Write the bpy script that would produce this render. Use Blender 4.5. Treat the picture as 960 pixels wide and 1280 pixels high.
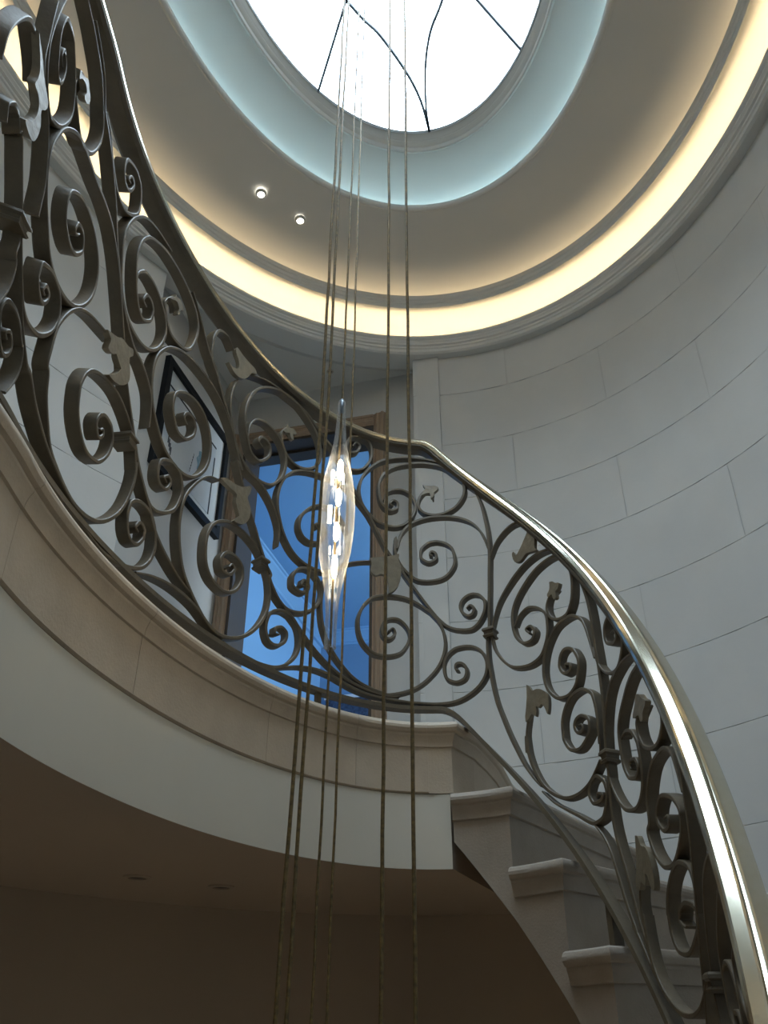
import bpy, bmesh, math, random
import numpy as np
from mathutils import Vector
random.seed(4)
for o in list(bpy.data.objects): bpy.data.objects.remove(o, do_unlink=True)
scene = bpy.context.scene
COL = scene.collection

# ------------------------------------------------------------------ camera
Z0 = 2.126                      # eye height above the hall floor (standing on a lower step)
cam = bpy.data.cameras.new('camera'); cam.sensor_fit = 'VERTICAL'; cam.sensor_height = 32.0; cam.sensor_width = 24.0
cam.lens = 26.5; cam.clip_start = 0.02
camo = bpy.data.objects.new('camera', cam); COL.objects.link(camo)
camo.location = (0, 0, Z0); camo.rotation_euler = (math.radians(90 + 31.665), 0, 0)
scene.camera = camo

# ------------------------------------------------------------------ sky, exposure
world = bpy.data.worlds.new('world'); scene.world = world; world.use_nodes = True
bg = world.node_tree.nodes['Background']; bg.inputs[0].default_value = (0.74, 0.88, 1.0, 1); bg.inputs[1].default_value = 17.0
vs = scene.view_settings; vs.view_transform = 'Standard'; vs.look = 'None'; vs.gamma = 1.0; vs.use_curve_mapping = False
vs.exposure = 0.0
LED_COVE = 62.0; LED_DOME = 9.0; LED_SKY = 15.0

# ------------------------------------------------------------------ plan of the hall
YAW = math.radians(14.0864); CY, SY = math.cos(YAW), math.sin(YAW)
CX0, CY0 = -0.03728, 1.52477
AL, AR, BB, NN = 0.50722, 0.55380, 1.00468, 2.070657
H0, H1, H2, HR = 0.3895, 0.59066, 0.79776, 1.87095
RISE, GOING = 0.208846, 0.161043
def uv(u, v, z):                                   # hall axes -> world, z counted from the eye level
    return Vector((CX0 + CY*u + SY*v, CY0 - SY*u + CY*v, z + Z0))
def widen(th):
    x = min(1.0, max(0.0, (-122 - math.degrees(th))/34.0)); return .09*x*x*(3 - 2*x)
def sgnpow(x, e): return math.copysign(abs(x)**e, x)
def well_uv(th, off):                              # oval of the stair well, th 0 = far end, + to the right
    off = off + widen(th); a = (AR if math.sin(th) > 0 else AL) + off
    return a*sgnpow(math.sin(th), 2/NN), (BB + off)*sgnpow(math.cos(th), 2/NN)
def well(th, off, z): u, v = well_uv(th, off); return uv(u, v, z)
WALLA, WALLD = 1.60, 0.475
def ring(t, a, z): return uv(a*math.sin(t), (a + WALLD)*math.cos(t), z)
def wall_hit(u0, v0, du, dv, a=WALLA):
    b = a + WALLD
    A = (du/a)**2 + (dv/b)**2; B = 2*(u0*du/a**2 + v0*dv/b**2); C = (u0/a)**2 + (v0/b)**2 - 1
    k = (-B + math.sqrt(B*B - 4*A*C))/(2*A); return u0 + k*du, v0 + k*dv
class Arc:                                         # arc length along the well oval
    def __init__(s, off, n=1440):
        s.th = np.linspace(-math.pi, math.pi, n + 1)
        P = np.array([well_uv(t, off) for t in s.th]); s.S = np.r_[0, np.cumsum(np.hypot(*np.diff(P, axis=0).T))]
        s.s0 = np.interp(0, s.th, s.S)
    def theta(s, d): return float(np.interp(s.s0 + d, s.S, s.th))
    def dist(s, th): return float(np.interp(th, s.th, s.S) - s.s0)
ARC_N, ARC_R = Arc(-.03), Arc(.03)

# ------------------------------------------------------------------ materials
def mat(name, col, rough=.6, metal=0, noise=None, bump=None, emit=None, spec=.5):
    m = bpy.data.materials.new(name); m.use_nodes = True; nt = m.node_tree; b = nt.nodes['Principled BSDF']
    b.inputs['Base Color'].default_value = (*col, 1); b.inputs['Roughness'].default_value = rough; b.inputs['Metallic'].default_value = metal
    b.inputs['Specular IOR Level'].default_value = spec
    tc = nt.nodes.new('ShaderNodeTexCoord')
    if noise:
        sc, amt, col2 = noise
        n = nt.nodes.new('ShaderNodeTexNoise'); n.inputs['Scale'].default_value = sc; n.inputs['Detail'].default_value = 6; n.inputs['Roughness'].default_value = .6
        nt.links.new(tc.outputs['Object'], n.inputs['Vector'])
        r = nt.nodes.new('ShaderNodeMapRange'); r.inputs[1].default_value = .35; r.inputs[2].default_value = .7; r.inputs[4].default_value = amt
        nt.links.new(n.outputs['Fac'], r.inputs[0])
        mx = nt.nodes.new('ShaderNodeMix'); mx.data_type = 'RGBA'; mx.inputs[6].default_value = (*col, 1); mx.inputs[7].default_value = (*col2, 1)
        nt.links.new(r.outputs[0], mx.inputs[0]); nt.links.new(mx.outputs[2], b.inputs['Base Color'])
    if bump:
        n2 = nt.nodes.new('ShaderNodeTexNoise'); n2.inputs['Scale'].default_value = bump[0]; n2.inputs['Detail'].default_value = 5
        nt.links.new(tc.outputs['Object'], n2.inputs['Vector'])
        bp = nt.nodes.new('ShaderNodeBump'); bp.inputs['Strength'].default_value = bump[1]; bp.inputs['Distance'].default_value = .004
        nt.links.new(n2.outputs['Fac'], bp.inputs['Height']); nt.links.new(bp.outputs[0], b.inputs['Normal'])
    if emit:
        b.inputs['Emission Color'].default_value = (*emit[0], 1); b.inputs['Emission Strength'].default_value = emit[1]
    return m
def wood(name, c1, c2):
    m = mat(name, c1, .45); nt = m.node_tree; b = nt.nodes['Principled BSDF']
    tc = nt.nodes.new('ShaderNodeTexCoord'); mp = nt.nodes.new('ShaderNodeMapping'); mp.inputs['Scale'].default_value = (40, 40, 2.5)
    n = nt.nodes.new('ShaderNodeTexNoise'); n.inputs['Scale'].default_value = 1.5; n.inputs['Detail'].default_value = 6
    mx = nt.nodes.new('ShaderNodeMix'); mx.data_type = 'RGBA'; mx.inputs[6].default_value = (*c1, 1); mx.inputs[7].default_value = (*c2, 1)
    nt.links.new(tc.outputs['Object'], mp.inputs[0]); nt.links.new(mp.outputs[0], n.inputs['Vector'])
    nt.links.new(n.outputs['Fac'], mx.inputs[0]); nt.links.new(mx.outputs[2], b.inputs['Base Color'])
    return m
def thin_glass(name, tint, f0, f1, rough=.02, frost=0.0):
    m = bpy.data.materials.new(name); m.use_nodes = True; nt = m.node_tree
    for n in list(nt.nodes): nt.nodes.remove(n)
    out = nt.nodes.new('ShaderNodeOutputMaterial'); tr = nt.nodes.new('ShaderNodeBsdfTransparent'); tr.inputs[0].default_value = (*tint, 1)
    gl = nt.nodes.new('ShaderNodeBsdfGlossy'); gl.inputs['Roughness'].default_value = rough
    fr = nt.nodes.new('ShaderNodeFresnel'); fr.inputs[0].default_value = 1.5
    r = nt.nodes.new('ShaderNodeMapRange'); r.inputs[3].default_value = f0; r.inputs[4].default_value = f1
    mx = nt.nodes.new('ShaderNodeMixShader')
    nt.links.new(fr.outputs[0], r.inputs[0]); nt.links.new(r.outputs[0], mx.inputs[0]); nt.links.new(tr.outputs[0], mx.inputs[1]); nt.links.new(gl.outputs[0], mx.inputs[2])
    if frost:
        tl = nt.nodes.new('ShaderNodeBsdfTranslucent'); df = nt.nodes.new('ShaderNodeBsdfDiffuse'); ad = nt.nodes.new('ShaderNodeMixShader'); m2 = nt.nodes.new('ShaderNodeMixShader')
        lw = nt.nodes.new('ShaderNodeLayerWeight'); lw.inputs[0].default_value = .5; pw_ = nt.nodes.new('ShaderNodeMath'); pw_.operation = 'POWER'; pw_.inputs[1].default_value = 2.2
        mr = nt.nodes.new('ShaderNodeMapRange'); mr.inputs[3].default_value = frost; mr.inputs[4].default_value = .42
        nt.links.new(lw.outputs['Facing'], pw_.inputs[0]); nt.links.new(pw_.outputs[0], mr.inputs[0]); nt.links.new(mr.outputs[0], m2.inputs[0])
        nt.links.new(tl.outputs[0], ad.inputs[1]); nt.links.new(df.outputs[0], ad.inputs[2]); m2.inputs[0].default_value = frost
        nt.links.new(mx.outputs[0], m2.inputs[1]); nt.links.new(ad.outputs[0], m2.inputs[2]); nt.links.new(m2.outputs[0], out.inputs[0]); return m
    nt.links.new(mx.outputs[0], out.inputs[0]); return m
M = dict(
    wall=mat('wall_stone', (.50, .49, .465), .8, noise=(2.2, .7, (.43, .425, .41)), bump=(60, .08)),
    joint=mat('wall_joint', (.40, .395, .38), .9),
    ceil=mat('ceiling_paint', (.56, .545, .51), .8),
    stone=mat('limestone', (.46, .385, .295), .6, noise=(9, .8, (.38, .31, .235)), bump=(140, .25)),
    tread=mat('tread_stone', (.32, .272, .222), .6, noise=(12, .7, (.26, .22, .178)), bump=(160, .3)),
    plaster=mat('cream_plaster', (.56, .53, .455), .7, noise=(3, .5, (.50, .47, .40))),
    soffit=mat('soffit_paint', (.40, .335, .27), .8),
    lower=mat('lower_wall_shade', (.36, .30, .24), .85),  # shade under the landing is put into this darker wall colour
    floor=mat('floor_stone', (.42, .37, .31), .4, noise=(4, .6, (.36, .31, .26))),
    bronze=mat('bronze_paint', (.105, .080, .048), .5, .05, noise=(25, .7, (.068, .05, .03)), bump=(90, .2)),
    leaf_lit=mat('leaf_bronze_lit', (.20, .165, .11), .5, .05, noise=(40, .8, (.125, .098, .062)), bump=(70, .4)),  # lighter than the bars; light on the leaves is put into the colour
    brass=mat('polished_brass', (.60, .56, .46), .17, 1, noise=(30, .6, (.52, .48, .37))),
    cable=mat('gold_cable', (.22, .145, .05), .5, .12, noise=(120, 1, (.08, .055, .022))),
    steel=mat('skylight_bar', (.16, .2, .25), .5, .3),
    wood=wood('oak_frame', (.33, .23, .15), (.21, .14, .09)),
    shadewood=wood('shaded_lining', (.05, .034, .022), (.032, .022, .014)),  # door lining in shadow; the shade is put into the dark colour
    blue=mat('blue_daylight_tint', (.20, .41, .66), .8),  # blue daylight of the far room is put into this colour
    bluedk=mat('blue_daylight_wall', (.15, .29, .46), .8),  # end wall, the same blue daylight put into a deeper colour
    black=mat('black_frame', (.008, .009, .011), .5, spec=.2),
    paper=mat('mount_board', (.62, .63, .62), .9),
    print=mat('print_paper', (.55, .57, .58), .9, noise=(7, .5, (.48, .51, .53))),
    ink=mat('ink', (.015, .015, .018), .8),
    wash=mat('blue_wash', (.10, .22, .28), .9, noise=(30, .8, (.35, .42, .45))),
    navy=mat('navy_pattern', (.012, .022, .05), .8, noise=(38, 1, (.06, .10, .17))),
    white=mat('white_paint', (.7, .72, .74), .6),
    led=mat('warm_led', (1, .9, .7), .5, emit=((1.0, .80, .50), LED_COVE)),
    led2=mat('warm_led_dome', (1, .9, .7), .5, emit=((1.0, .80, .52), LED_DOME)),
    led3=mat('cool_led_added', (.8, .9, 1), .5, emit=((.52, .84, 1.0), LED_SKY)),
    lamp=mat('spot_lens', (1, 1, 1), .5, emit=((1.0, .97, .88), 14.0)),
    fil=mat('filament', (1, 1, 1), .5, emit=((1.0, .82, .54), 55.0)),
    fil2=mat('chip_lamp', (1, 1, 1), .5, emit=((1.0, .92, .78), 16.0)),
    off=mat('dark_lens', (.03, .028, .025), .5),
    pane=thin_glass('skylight_glass', (.97, .99, 1), .0, .9),
    clear=thin_glass('clear_lining', (.99, .992, .99), .01, .4, .03),
    glass=thin_glass('blown_glass', (.99, .992, .99), .02, .5, .03, .012),
)

# ------------------------------------------------------------------ builders
def empty(name, loc, label=None, cat=None, group=None):
    o = bpy.data.objects.new(name, None); COL.objects.link(o); o.location = loc; o.empty_display_size = .05
    tag(o, label, cat, group); return o
def tag(o, label=None, cat=None, group=None, kind=None):
    if label: o['label'] = label
    if cat: o['category'] = cat
    if group: o['group'] = group
    if kind: o['kind'] = kind
    return o
def origin(p):
    v = Vector((0, 0, 0))
    while p is not None: v += Vector(p.location); p = p.parent
    return v
def mesh(name, V, F, m, parent=None, smooth=False, autos=None):
    base = origin(parent) if parent else Vector((0, 0, 0))
    me = bpy.data.meshes.new(name); me.from_pydata([tuple(Vector(v) - base) for v in V], [], F); me.materials.append(M[m] if isinstance(m, str) else m)
    bm = bmesh.new(); bm.from_mesh(me); bmesh.ops.recalc_face_normals(bm, faces=bm.faces); bm.to_mesh(me); bm.free()
    if smooth or autos:
        me.polygons.foreach_set('use_smooth', [True]*len(me.polygons))
        if autos: me.set_sharp_from_angle(angle=math.radians(autos))
    o = bpy.data.objects.new(name, me); COL.objects.link(o)
    if parent: o.parent = parent
    return o
def grid(rows, closed_u=False, closed_v=False, caps=False):   # rows of equal length -> verts, faces
    V = [p for r in rows for p in r]; n = len(rows[0]); F = []
    R = len(rows)
    for i in range(R if closed_u else R - 1):
        for j in range(n if closed_v else n - 1):
            i2, j2 = (i + 1) % R, (j + 1) % n
            F.append((i*n + j, i*n + j2, i2*n + j2, i2*n + j))
    if caps: F += [tuple(range(n)), tuple(range((R - 1)*n, R*n))[::-1]]
    return V, F
def merge(parts):
    V, F = [], []
    for v, f in parts:
        k = len(V); V += v; F += [tuple(i + k for i in q) for q in f]
    return V, F
def boxuv(u0, u1, v0, v1, z0, z1):
    P = [uv(u, v, z) for z in (z0, z1) for (u, v) in ((u0, v0), (u1, v0), (u1, v1), (u0, v1))]
    return P, [(0, 1, 2, 3), (4, 5, 6, 7), (0, 1, 5, 4), (1, 2, 6, 5), (2, 3, 7, 6), (3, 0, 4, 7)]
def tube(pts, r, n=8, cap=True):
    rows = []
    for i, q in enumerate(pts):
        q = Vector(q); t = (Vector(pts[min(i + 1, len(pts) - 1)]) - Vector(pts[max(i - 1, 0)])).normalized()
        a = t.orthogonal().normalized() if i == 0 else (a - t*a.dot(t)).normalized()
        b = t.cross(a); rr = r[i] if isinstance(r, (list, tuple)) else r
        rows.append([q + rr*(math.cos(2*math.pi*k/n)*a + math.sin(2*math.pi*k/n)*b) for k in range(n)])
    return grid(rows, closed_v=True, caps=cap)
def ringsweep(prof, seg=192, t0=None, t1=None):
    if t0 is None:
        rows = [[ring(2*math.pi*i/seg, a, z) for a, z in prof] for i in range(seg)]; return grid(rows, closed_u=True)
    rows = [[ring(t0 + (t1 - t0)*i/seg, a, z) for a, z in prof] for i in range(seg + 1)]; return grid(rows)
# ================================================================== SETTING
# ---- floor of the hall
V = [uv(0, 0, -Z0)] + [ring(2*math.pi*i/96, 1.75, -Z0) for i in range(96)]
F = [(0, i + 1, (i + 1) % 96 + 1) for i in range(96)]
tag(mesh('floor', V, F, 'floor'), kind='structure', label='pale stone floor at the foot of the stairs')

# ---- oval wall lined with large stone blocks
T_R, T_L = -.1945, -.9989                         # where the alcove cuts the oval
COURSE = .3335; ZB = .605
levels = [-Z0] + [ZB + COURSE*k for k in range(-8, 8)] + [3.215]
levels = [z for z in levels if -Z0 <= z <= 3.215]
def wall_part(name, t0, t1, z0, z1, label, nb, m='wall', blocks=True):
    seg = max(6, int(abs(t1 - t0)*22))
    back = ringsweep([(WALLA + (.005 if blocks else .001), z0), (WALLA + (.005 if blocks else .001), z1)], seg, t0, t1)
    w = mesh(name, *back, 'joint' if blocks else m, smooth=True); tag(w, kind='structure', label=label)
    if not blocks: return w
    ts = np.linspace(t0, t1, 600); P = np.array([[WALLA*math.sin(t), (WALLA + WALLD)*math.cos(t)] for t in ts])
    S = np.r_[0, np.cumsum(np.hypot(*np.diff(P, axis=0).T))]; L = S[-1]
    zs = [z0] + [z for z in levels if z0 + .02 < z < z1 - .02] + [z1]
    g = .0008
    for r in range(len(zs) - 1):
        idx = round((zs[r] - ZB)/COURSE)
        edges = [0] + [(k + (.5 if idx % 2 else 1.0))*L/nb for k in range(nb)]
        edges = [e for e in edges if e < L - .02] + [L]
        for e0, e1 in zip(edges[:-1], edges[1:]):
            if e1 - e0 < .03: continue
            rows = []
            n = max(2, int((e1 - e0)/.13))
            for k in range(n + 1):
                s = e0 + g + (e1 - e0 - 2*g)*k/n; t = float(np.interp(s, S, ts)); za, zb_ = zs[r] + g, zs[r + 1] - g
                rows.append([ring(t, WALLA + .004, za), ring(t, WALLA + .0008, za), ring(t, WALLA, za + .0012), ring(t, WALLA, zb_ - .0012), ring(t, WALLA + .0008, zb_), ring(t, WALLA + .004, zb_)])
            mesh('stone_block', *grid(rows), m, w, autos=15)
    return w
wall_part('wall_right', T_R, math.pi, H0, 3.215, 'curved wall of pale stone blocks beside the stairs', 6)
wall_part('wall_right_lower', .6, math.pi, -Z0, H0, 'lower part of the curved stone wall beside the stairs', 5)
wall_part('wall_left', -math.pi, T_L, H0, 3.215, 'curved wall of pale stone blocks beside the gallery', 4)
wall_part('wall_back', -math.pi, .6, -Z0, H0, 'curved wall under the landing with shade put into its brown', 2, 'lower', False)
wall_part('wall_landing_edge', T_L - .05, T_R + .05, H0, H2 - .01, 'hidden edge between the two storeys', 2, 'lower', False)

# ---- alcove with the doorway
UD0, UD1, VD = -1.42, -.39, 2.205
OPL, OPR, OPT = -1.35, -.573, 2.915
cL = (WALLA*math.sin(T_L), (WALLA + WALLD)*math.cos(T_L)); cR = (WALLA*math.sin(T_R), (WALLA + WALLD)*math.cos(T_R))
parts = [boxuv(UD0 - .1, OPL, VD, VD + .2, H0, 3.26), boxuv(OPR, UD1 + .12, VD, VD + .2, H0, 3.26), boxuv(OPL, OPR, VD, VD + .2, OPT, 3.26)]
tag(mesh('wall_far', *merge(parts), 'wall'), kind='structure', label='plain wall around the oak doorway')
def prism(pl, z0, z1):
    n = len(pl); V = [uv(u, v, z0) for u, v in pl] + [uv(u, v, z1) for u, v in pl]
    return V, [tuple(range(n)), tuple(range(n, 2*n))] + [(i, (i + 1) % n, n + (i + 1) % n, n + i) for i in range(n)]
tag(mesh('wall_alcove_left', *prism([(cL[0] - .004, cL[1] + .002), (UD0, cL[1] + .06), (UD0, VD), (UD0 - .1, VD), (UD0 - .1, cL[1] - .05)], H0, 3.26), 'wall'), kind='structure', label='alcove side wall with the black framed picture')
tag(mesh('wall_alcove_right', *prism([(cR[0], cR[1] + .003), (cR[0] + .14, cR[1] + .01), (cR[0] + .14, VD), (cR[0] - .012, VD)], H0, 3.26), 'wall'), kind='structure', label='narrow return wall right of the doorway')
# soffit of the alcove
k = 14; inner = [ring(T_L - .12 + (T_R - T_L + .24)*i/k, 1.60, 3.25) for i in range(k + 1)]
outer = [uv(a, b_, 3.25) for a, b_ in [(-1.66 + 1.4*i/k, 2.3) for i in range(k + 1)]]
V, F = grid([inner, outer]); V += [uv(-1.7, .9, 3.25)]; F += [(0, k + 1, len(V) - 1)]
tag(mesh('ceiling_alcove', V, F, 'ceil'), kind='structure', label='flat grey alcove ceiling above the doorway')

# ---- ceiling rings, bottom to top
def cring(name, prof, m, label, sm=40, parent=None):
    o = mesh(name, *ringsweep(prof), m, parent, autos=sm); 
    return tag(o, kind='structure', label=label)
cring('trim_1', [(1.68, 3.20), (1.556, 3.20), (1.545, 3.208), (1.544, 3.224), (1.537, 3.229), (1.537, 3.240), (1.530, 3.244), (1.524, 3.258), (1.520, 3.262), (1.520, 3.270), (1.509, 3.278), (1.507, 3.284), (1.509, 3.291), (1.525, 3.292), (1.527, 3.245), (1.68, 3.245)], 'ceil', 'moulded oval cornice lip at the top of the wall', 30)
cring('ceiling_cove', [(1.68, 3.20), (1.75, 3.245)] + [(1.539 + .206*math.cos(math.radians(x)), 3.2525 + .206*math.sin(math.radians(x))) for x in range(2, 121, 9)] + [(1.434, 3.431)], 'ceil', 'glowing cream cove between the two cornices', 60)
cring('trim_2', [(1.437, 3.431), (1.428, 3.424), (1.425, 3.430), (1.425, 3.448), (1.420, 3.452), (1.419, 3.470), (1.414, 3.476), (1.412, 3.498), (1.414, 3.505), (1.430, 3.506), (1.432, 3.47), (1.53, 3.47)], 'ceil', 'inner oval cornice lip below the dome', 30)
cring('ceiling', [(1.53, 3.47), (1.545, 3.50), (1.535, 3.53), (1.49, 3.56), (1.42, 3.585), (1.32, 3.608), (1.2, 3.627), (1.08, 3.638), (.96, 3.645)], 'ceil', 'shallow oval dome ceiling around the skylight', 60)
roll = [(.96, 3.645)] + [(.949 + .018*math.cos(x), 3.656 + .018*math.sin(x)) for x in [math.radians(a) for a in range(-90, -290, -22)]] + [(.962, 3.676), (.964, 3.660)]
cring('trim_3', roll + [(1.03, 3.658)], 'ceil', 'slim rounded moulding around the cove below the skylight', 40)
cring('ceiling_reveal', [(1.03, 3.658), (1.036, 3.68), (1.028, 3.705), (1.00, 3.74), (.972, 3.765), (.935, 3.795), (.885, 3.82), (.82, 3.836), (.755, 3.842)], 'ceil', 'concave strip-lit band below the skylight', 60)
cring('trim_4', [(.757, 3.843), (.744, 3.834), (.738, 3.838), (.736, 3.852), (.742, 3.862), (.742, 3.872), (.732, 3.880), (.726, 3.892), (.730, 3.905), (.724, 3.915), (.722, 3.955), (.80, 3.957), (.83, 3.86)], 'ceil', 'stepped frame moulding holding the skylight', 30)
for nm, a, z, m, r, lb in (('led_strip', 1.539, 3.2525, 'led', .006, 'warm light strip hidden behind the outer cornice'), ('led_strip', 1.468, 3.478, 'led2', .006, 'warm light strip hidden behind the inner cornice'), ('led_strip', .978, 3.666, 'led3', .005, 'assumed cool light strip hidden behind the slim moulding nearest the skylight')):  # the cool strip is assumed, added to make the band glow blue
    prof = [(a + r*math.cos(x*math.pi/3), z + r*math.sin(x*math.pi/3)) for x in range(7)]
    tag(mesh(nm, *ringsweep(prof, 128), m), lb, 'light strip')

# ---- skylight
ZS = 3.958
sky = empty('window_1', uv(0, 0, ZS), 'oval skylight with curved slim glazing bars'); sky['kind'] = 'structure'
line1 = [(-.253, .464), (-.39, .67), (-.527, .875)]
curve1 = [(-.253, .464), (-.20, .565), (-.143, .658), (-.066, .856), (-.029, 1.014), (-.020, 1.194)]
curve2 = [(.29, .47), (.165, .569), (.085, .696), (.028, .859), (-.010, 1.06), (-.020, 1.194)]
line4 = [(.22, .43), (.319, .608), (.482, .878)]
curve2[0] = line4[0]
hubline = [(-.253, .464), (0, .36), (.22, .43)]
half = [line1, curve1, curve2, line4, hubline]
neg = lambda pl: [(-a, -b_) for a, b_ in pl]
side_r = [(.22, .43), (.30, 0), (.253, -.464)]
allbars = half + [neg(x) for x in half] + [side_r, neg(side_r)]
def rim(p, q, n=10):                                # along the rim from angle of p to angle of q, clockwise
    A_ = .722; B_ = A_ + WALLD
    t0 = math.atan2(p[0]/A_, p[1]/B_); t1 = math.atan2(q[0]/A_, q[1]/B_)
    if t1 < t0: t1 += 2*math.pi
    return [(A_*math.sin(t0 + (t1 - t0)*i/n), B_*math.cos(t0 + (t1 - t0)*i/n)) for i in range(n + 1)]
def smooth_uv(pl, n=6):
    P = [np.array(x) for x in pl]; P = [2*P[0] - P[1]] + P + [2*P[-1] - P[-2]]; out = []
    for i in range(1, len(P) - 2):
        for j in range(n):
            t = j/n; out.append(tuple(.5*((2*P[i]) + (-P[i-1] + P[i+1])*t + (2*P[i-1] - 5*P[i] + 4*P[i+1] - P[i+2])*t*t + (-P[i-1] + 3*P[i] - 3*P[i+1] + P[i+2])*t**3)))
    return out + [tuple(pl[-1])]
sm = lambda pl: smooth_uv(pl)
def pane(poly):
    n = len(poly); V = [uv(a, b_, ZS + .012) for a, b_ in poly] + [uv(a, b_, ZS + .020) for a, b_ in poly]
    mesh('pane', V, [tuple(range(n)), tuple(range(n, 2*n))] + [(i, (i + 1) % n, n + (i + 1) % n, n + i) for i in range(n)], 'pane', sky)
panes = [sm(line1) + rim(line1[-1], curve1[-1])[1:] + sm(curve1)[::-1][1:-1],
         sm(hubline) + sm(curve2)[1:] + sm(curve1)[::-1][1:-1],
         sm(line4)[::-1] + sm(curve2)[1:] + rim(curve1[-1], line4[-1])[1:-1],
         sm(line4) + rim(line4[-1], neg(line1)[-1])[1:] + sm(neg(line1))[::-1][1:] + sm(side_r)[::-1][1:-1]]
for pl in panes: pane(pl); pane(neg(pl))
pane(sm(hubline) + sm(side_r)[1:] + sm(neg(hubline))[1:] + sm(neg(side_r))[1:-1])
for pl in allbars:
    P = sm(pl); rows = []
    for i, q in enumerate(P):
        a, b_ = P[max(i - 1, 0)], P[min(i + 1, len(P) - 1)]; d = np.array(b_) - np.array(a); d /= np.hypot(*d); nrm = (-d[1]*.0055, d[0]*.0055)
        rows.append([uv(q[0] + sgn*nrm[0], q[1] + sgn*nrm[1], z) for sgn, z in ((-1, ZS - .006), (1, ZS - .006), (1, ZS + .012), (-1, ZS + .012))])
    mesh('glazing_bar', *grid(rows, closed_v=True, caps=True), 'steel', sky)
prof = [(.722, 3.955), (.717, 3.95), (.717, 3.972), (.80, 3.985), (.80, 3.957)]
mesh('window_frame', *ringsweep(prof), 'white', sky, autos=30)
portal = bpy.data.lights.new('skylight_portal', 'AREA'); portal.shape = 'ELLIPSE'; portal.size = 1.46; portal.size_y = 2.42
portal.cycles.is_portal = True
po = bpy.data.objects.new('skylight_portal', portal); COL.objects.link(po); po.location = uv(0, 0, ZS + .06); po.rotation_euler = (0, 0, -YAW)

# ---- landing (gallery) slab
TH0 = ARC_N.theta(.016956); TH_START = math.radians(-165)
phi = lambda k: math.radians(6 + 12*k)
TH1 = ARC_N.theta(.016956 - .034)
u0, v0 = well_uv(TH1, 0); wu, wv = wall_hit(u0, v0, math.sin(phi(0)), math.cos(phi(0)), 1.604)
tw0 = math.atan2(wu/1.604, wv/(1.604 + WALLD))
N = 72; rows_t, rows_b = [], []
for i in range(N + 1):
    th = TH_START + (TH1 - TH_START)*i/N; t = TH_START + (tw0 - TH_START)*i/N
    rows_t.append([well(th, .0, H2 - .003), ring(t, 1.604, H2 - .003)]); rows_b.append([well(th, .0012, H0), ring(t, 1.66, H0)])
parts = [grid(rows_t), boxuv(-1.52, -.25, 1.0, 2.41, H2 - .02, H2 - .006)]
tag(mesh('floor_upper', *merge(parts), 'floor'), kind='structure', label='upper landing floor behind the railing')
rows_e = [[rows_b[0][0], rows_b[0][1], rows_t[0][1], rows_t[0][0]]]
e2 = [rows_b[-1][0], rows_b[-1][1], rows_t[-1][1], rows_t[-1][0]]
parts = [grid(rows_b), (rows_e[0], [(0, 1, 2, 3)]), (e2, [(0, 1, 2, 3)])]
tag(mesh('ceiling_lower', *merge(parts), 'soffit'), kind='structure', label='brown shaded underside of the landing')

# ---- stone fascia of the landing
NOSE = [(.0, 0.0), (-.016, -.0005), (-.026, -.005), (-.031, -.014), (-.031, -.022), (-.026, -.031), (-.018, -.035), (-.018, -.041), (-.015, -.046), (-.011, -.058), (-.0095, -.066), (-.0095, -.072), (-.004, -.074)]
fas = empty('trim_5', well(math.radians(-60), 0, H0), 'curved limestone edge of the landing below the railing'); fas['kind'] = 'structure'
def thlist(t0, t1, step=math.radians(1.6)):
    n = max(2, int(abs(t1 - t0)/step)); return [t0 + (t1 - t0)*i/n for i in range(n + 1)]
joints = [TH_START] + [math.radians(x) for x in (-146, -118.2, -88.2, -55.7, -30.5, -8.2)]
gp = .0006
prof = [(.04, H2)] + [(a, H2 + z) for a, z in NOSE] + [(-.004, H1 + .006), (.002, H1 + .002), (.04, H1 + .002)]
for a, b_ in zip(joints[:-1], joints[1:]):
    rows = [[well(t, o, z) for o, z in prof] for t in thlist(a + gp, b_ - gp)]
    mesh('fascia_stone', *grid(rows, caps=True), 'stone', fas, autos=28)
rows = [[well(t, o, z) for o, z in ((.04, H1), (.001, H1), (.001, H0 + .003), (.0012, H0 - .0006))] for t in thlist(TH_START, TH1)]
mesh('plaster_band', *grid(rows), 'plaster', fas, autos=28)

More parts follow.
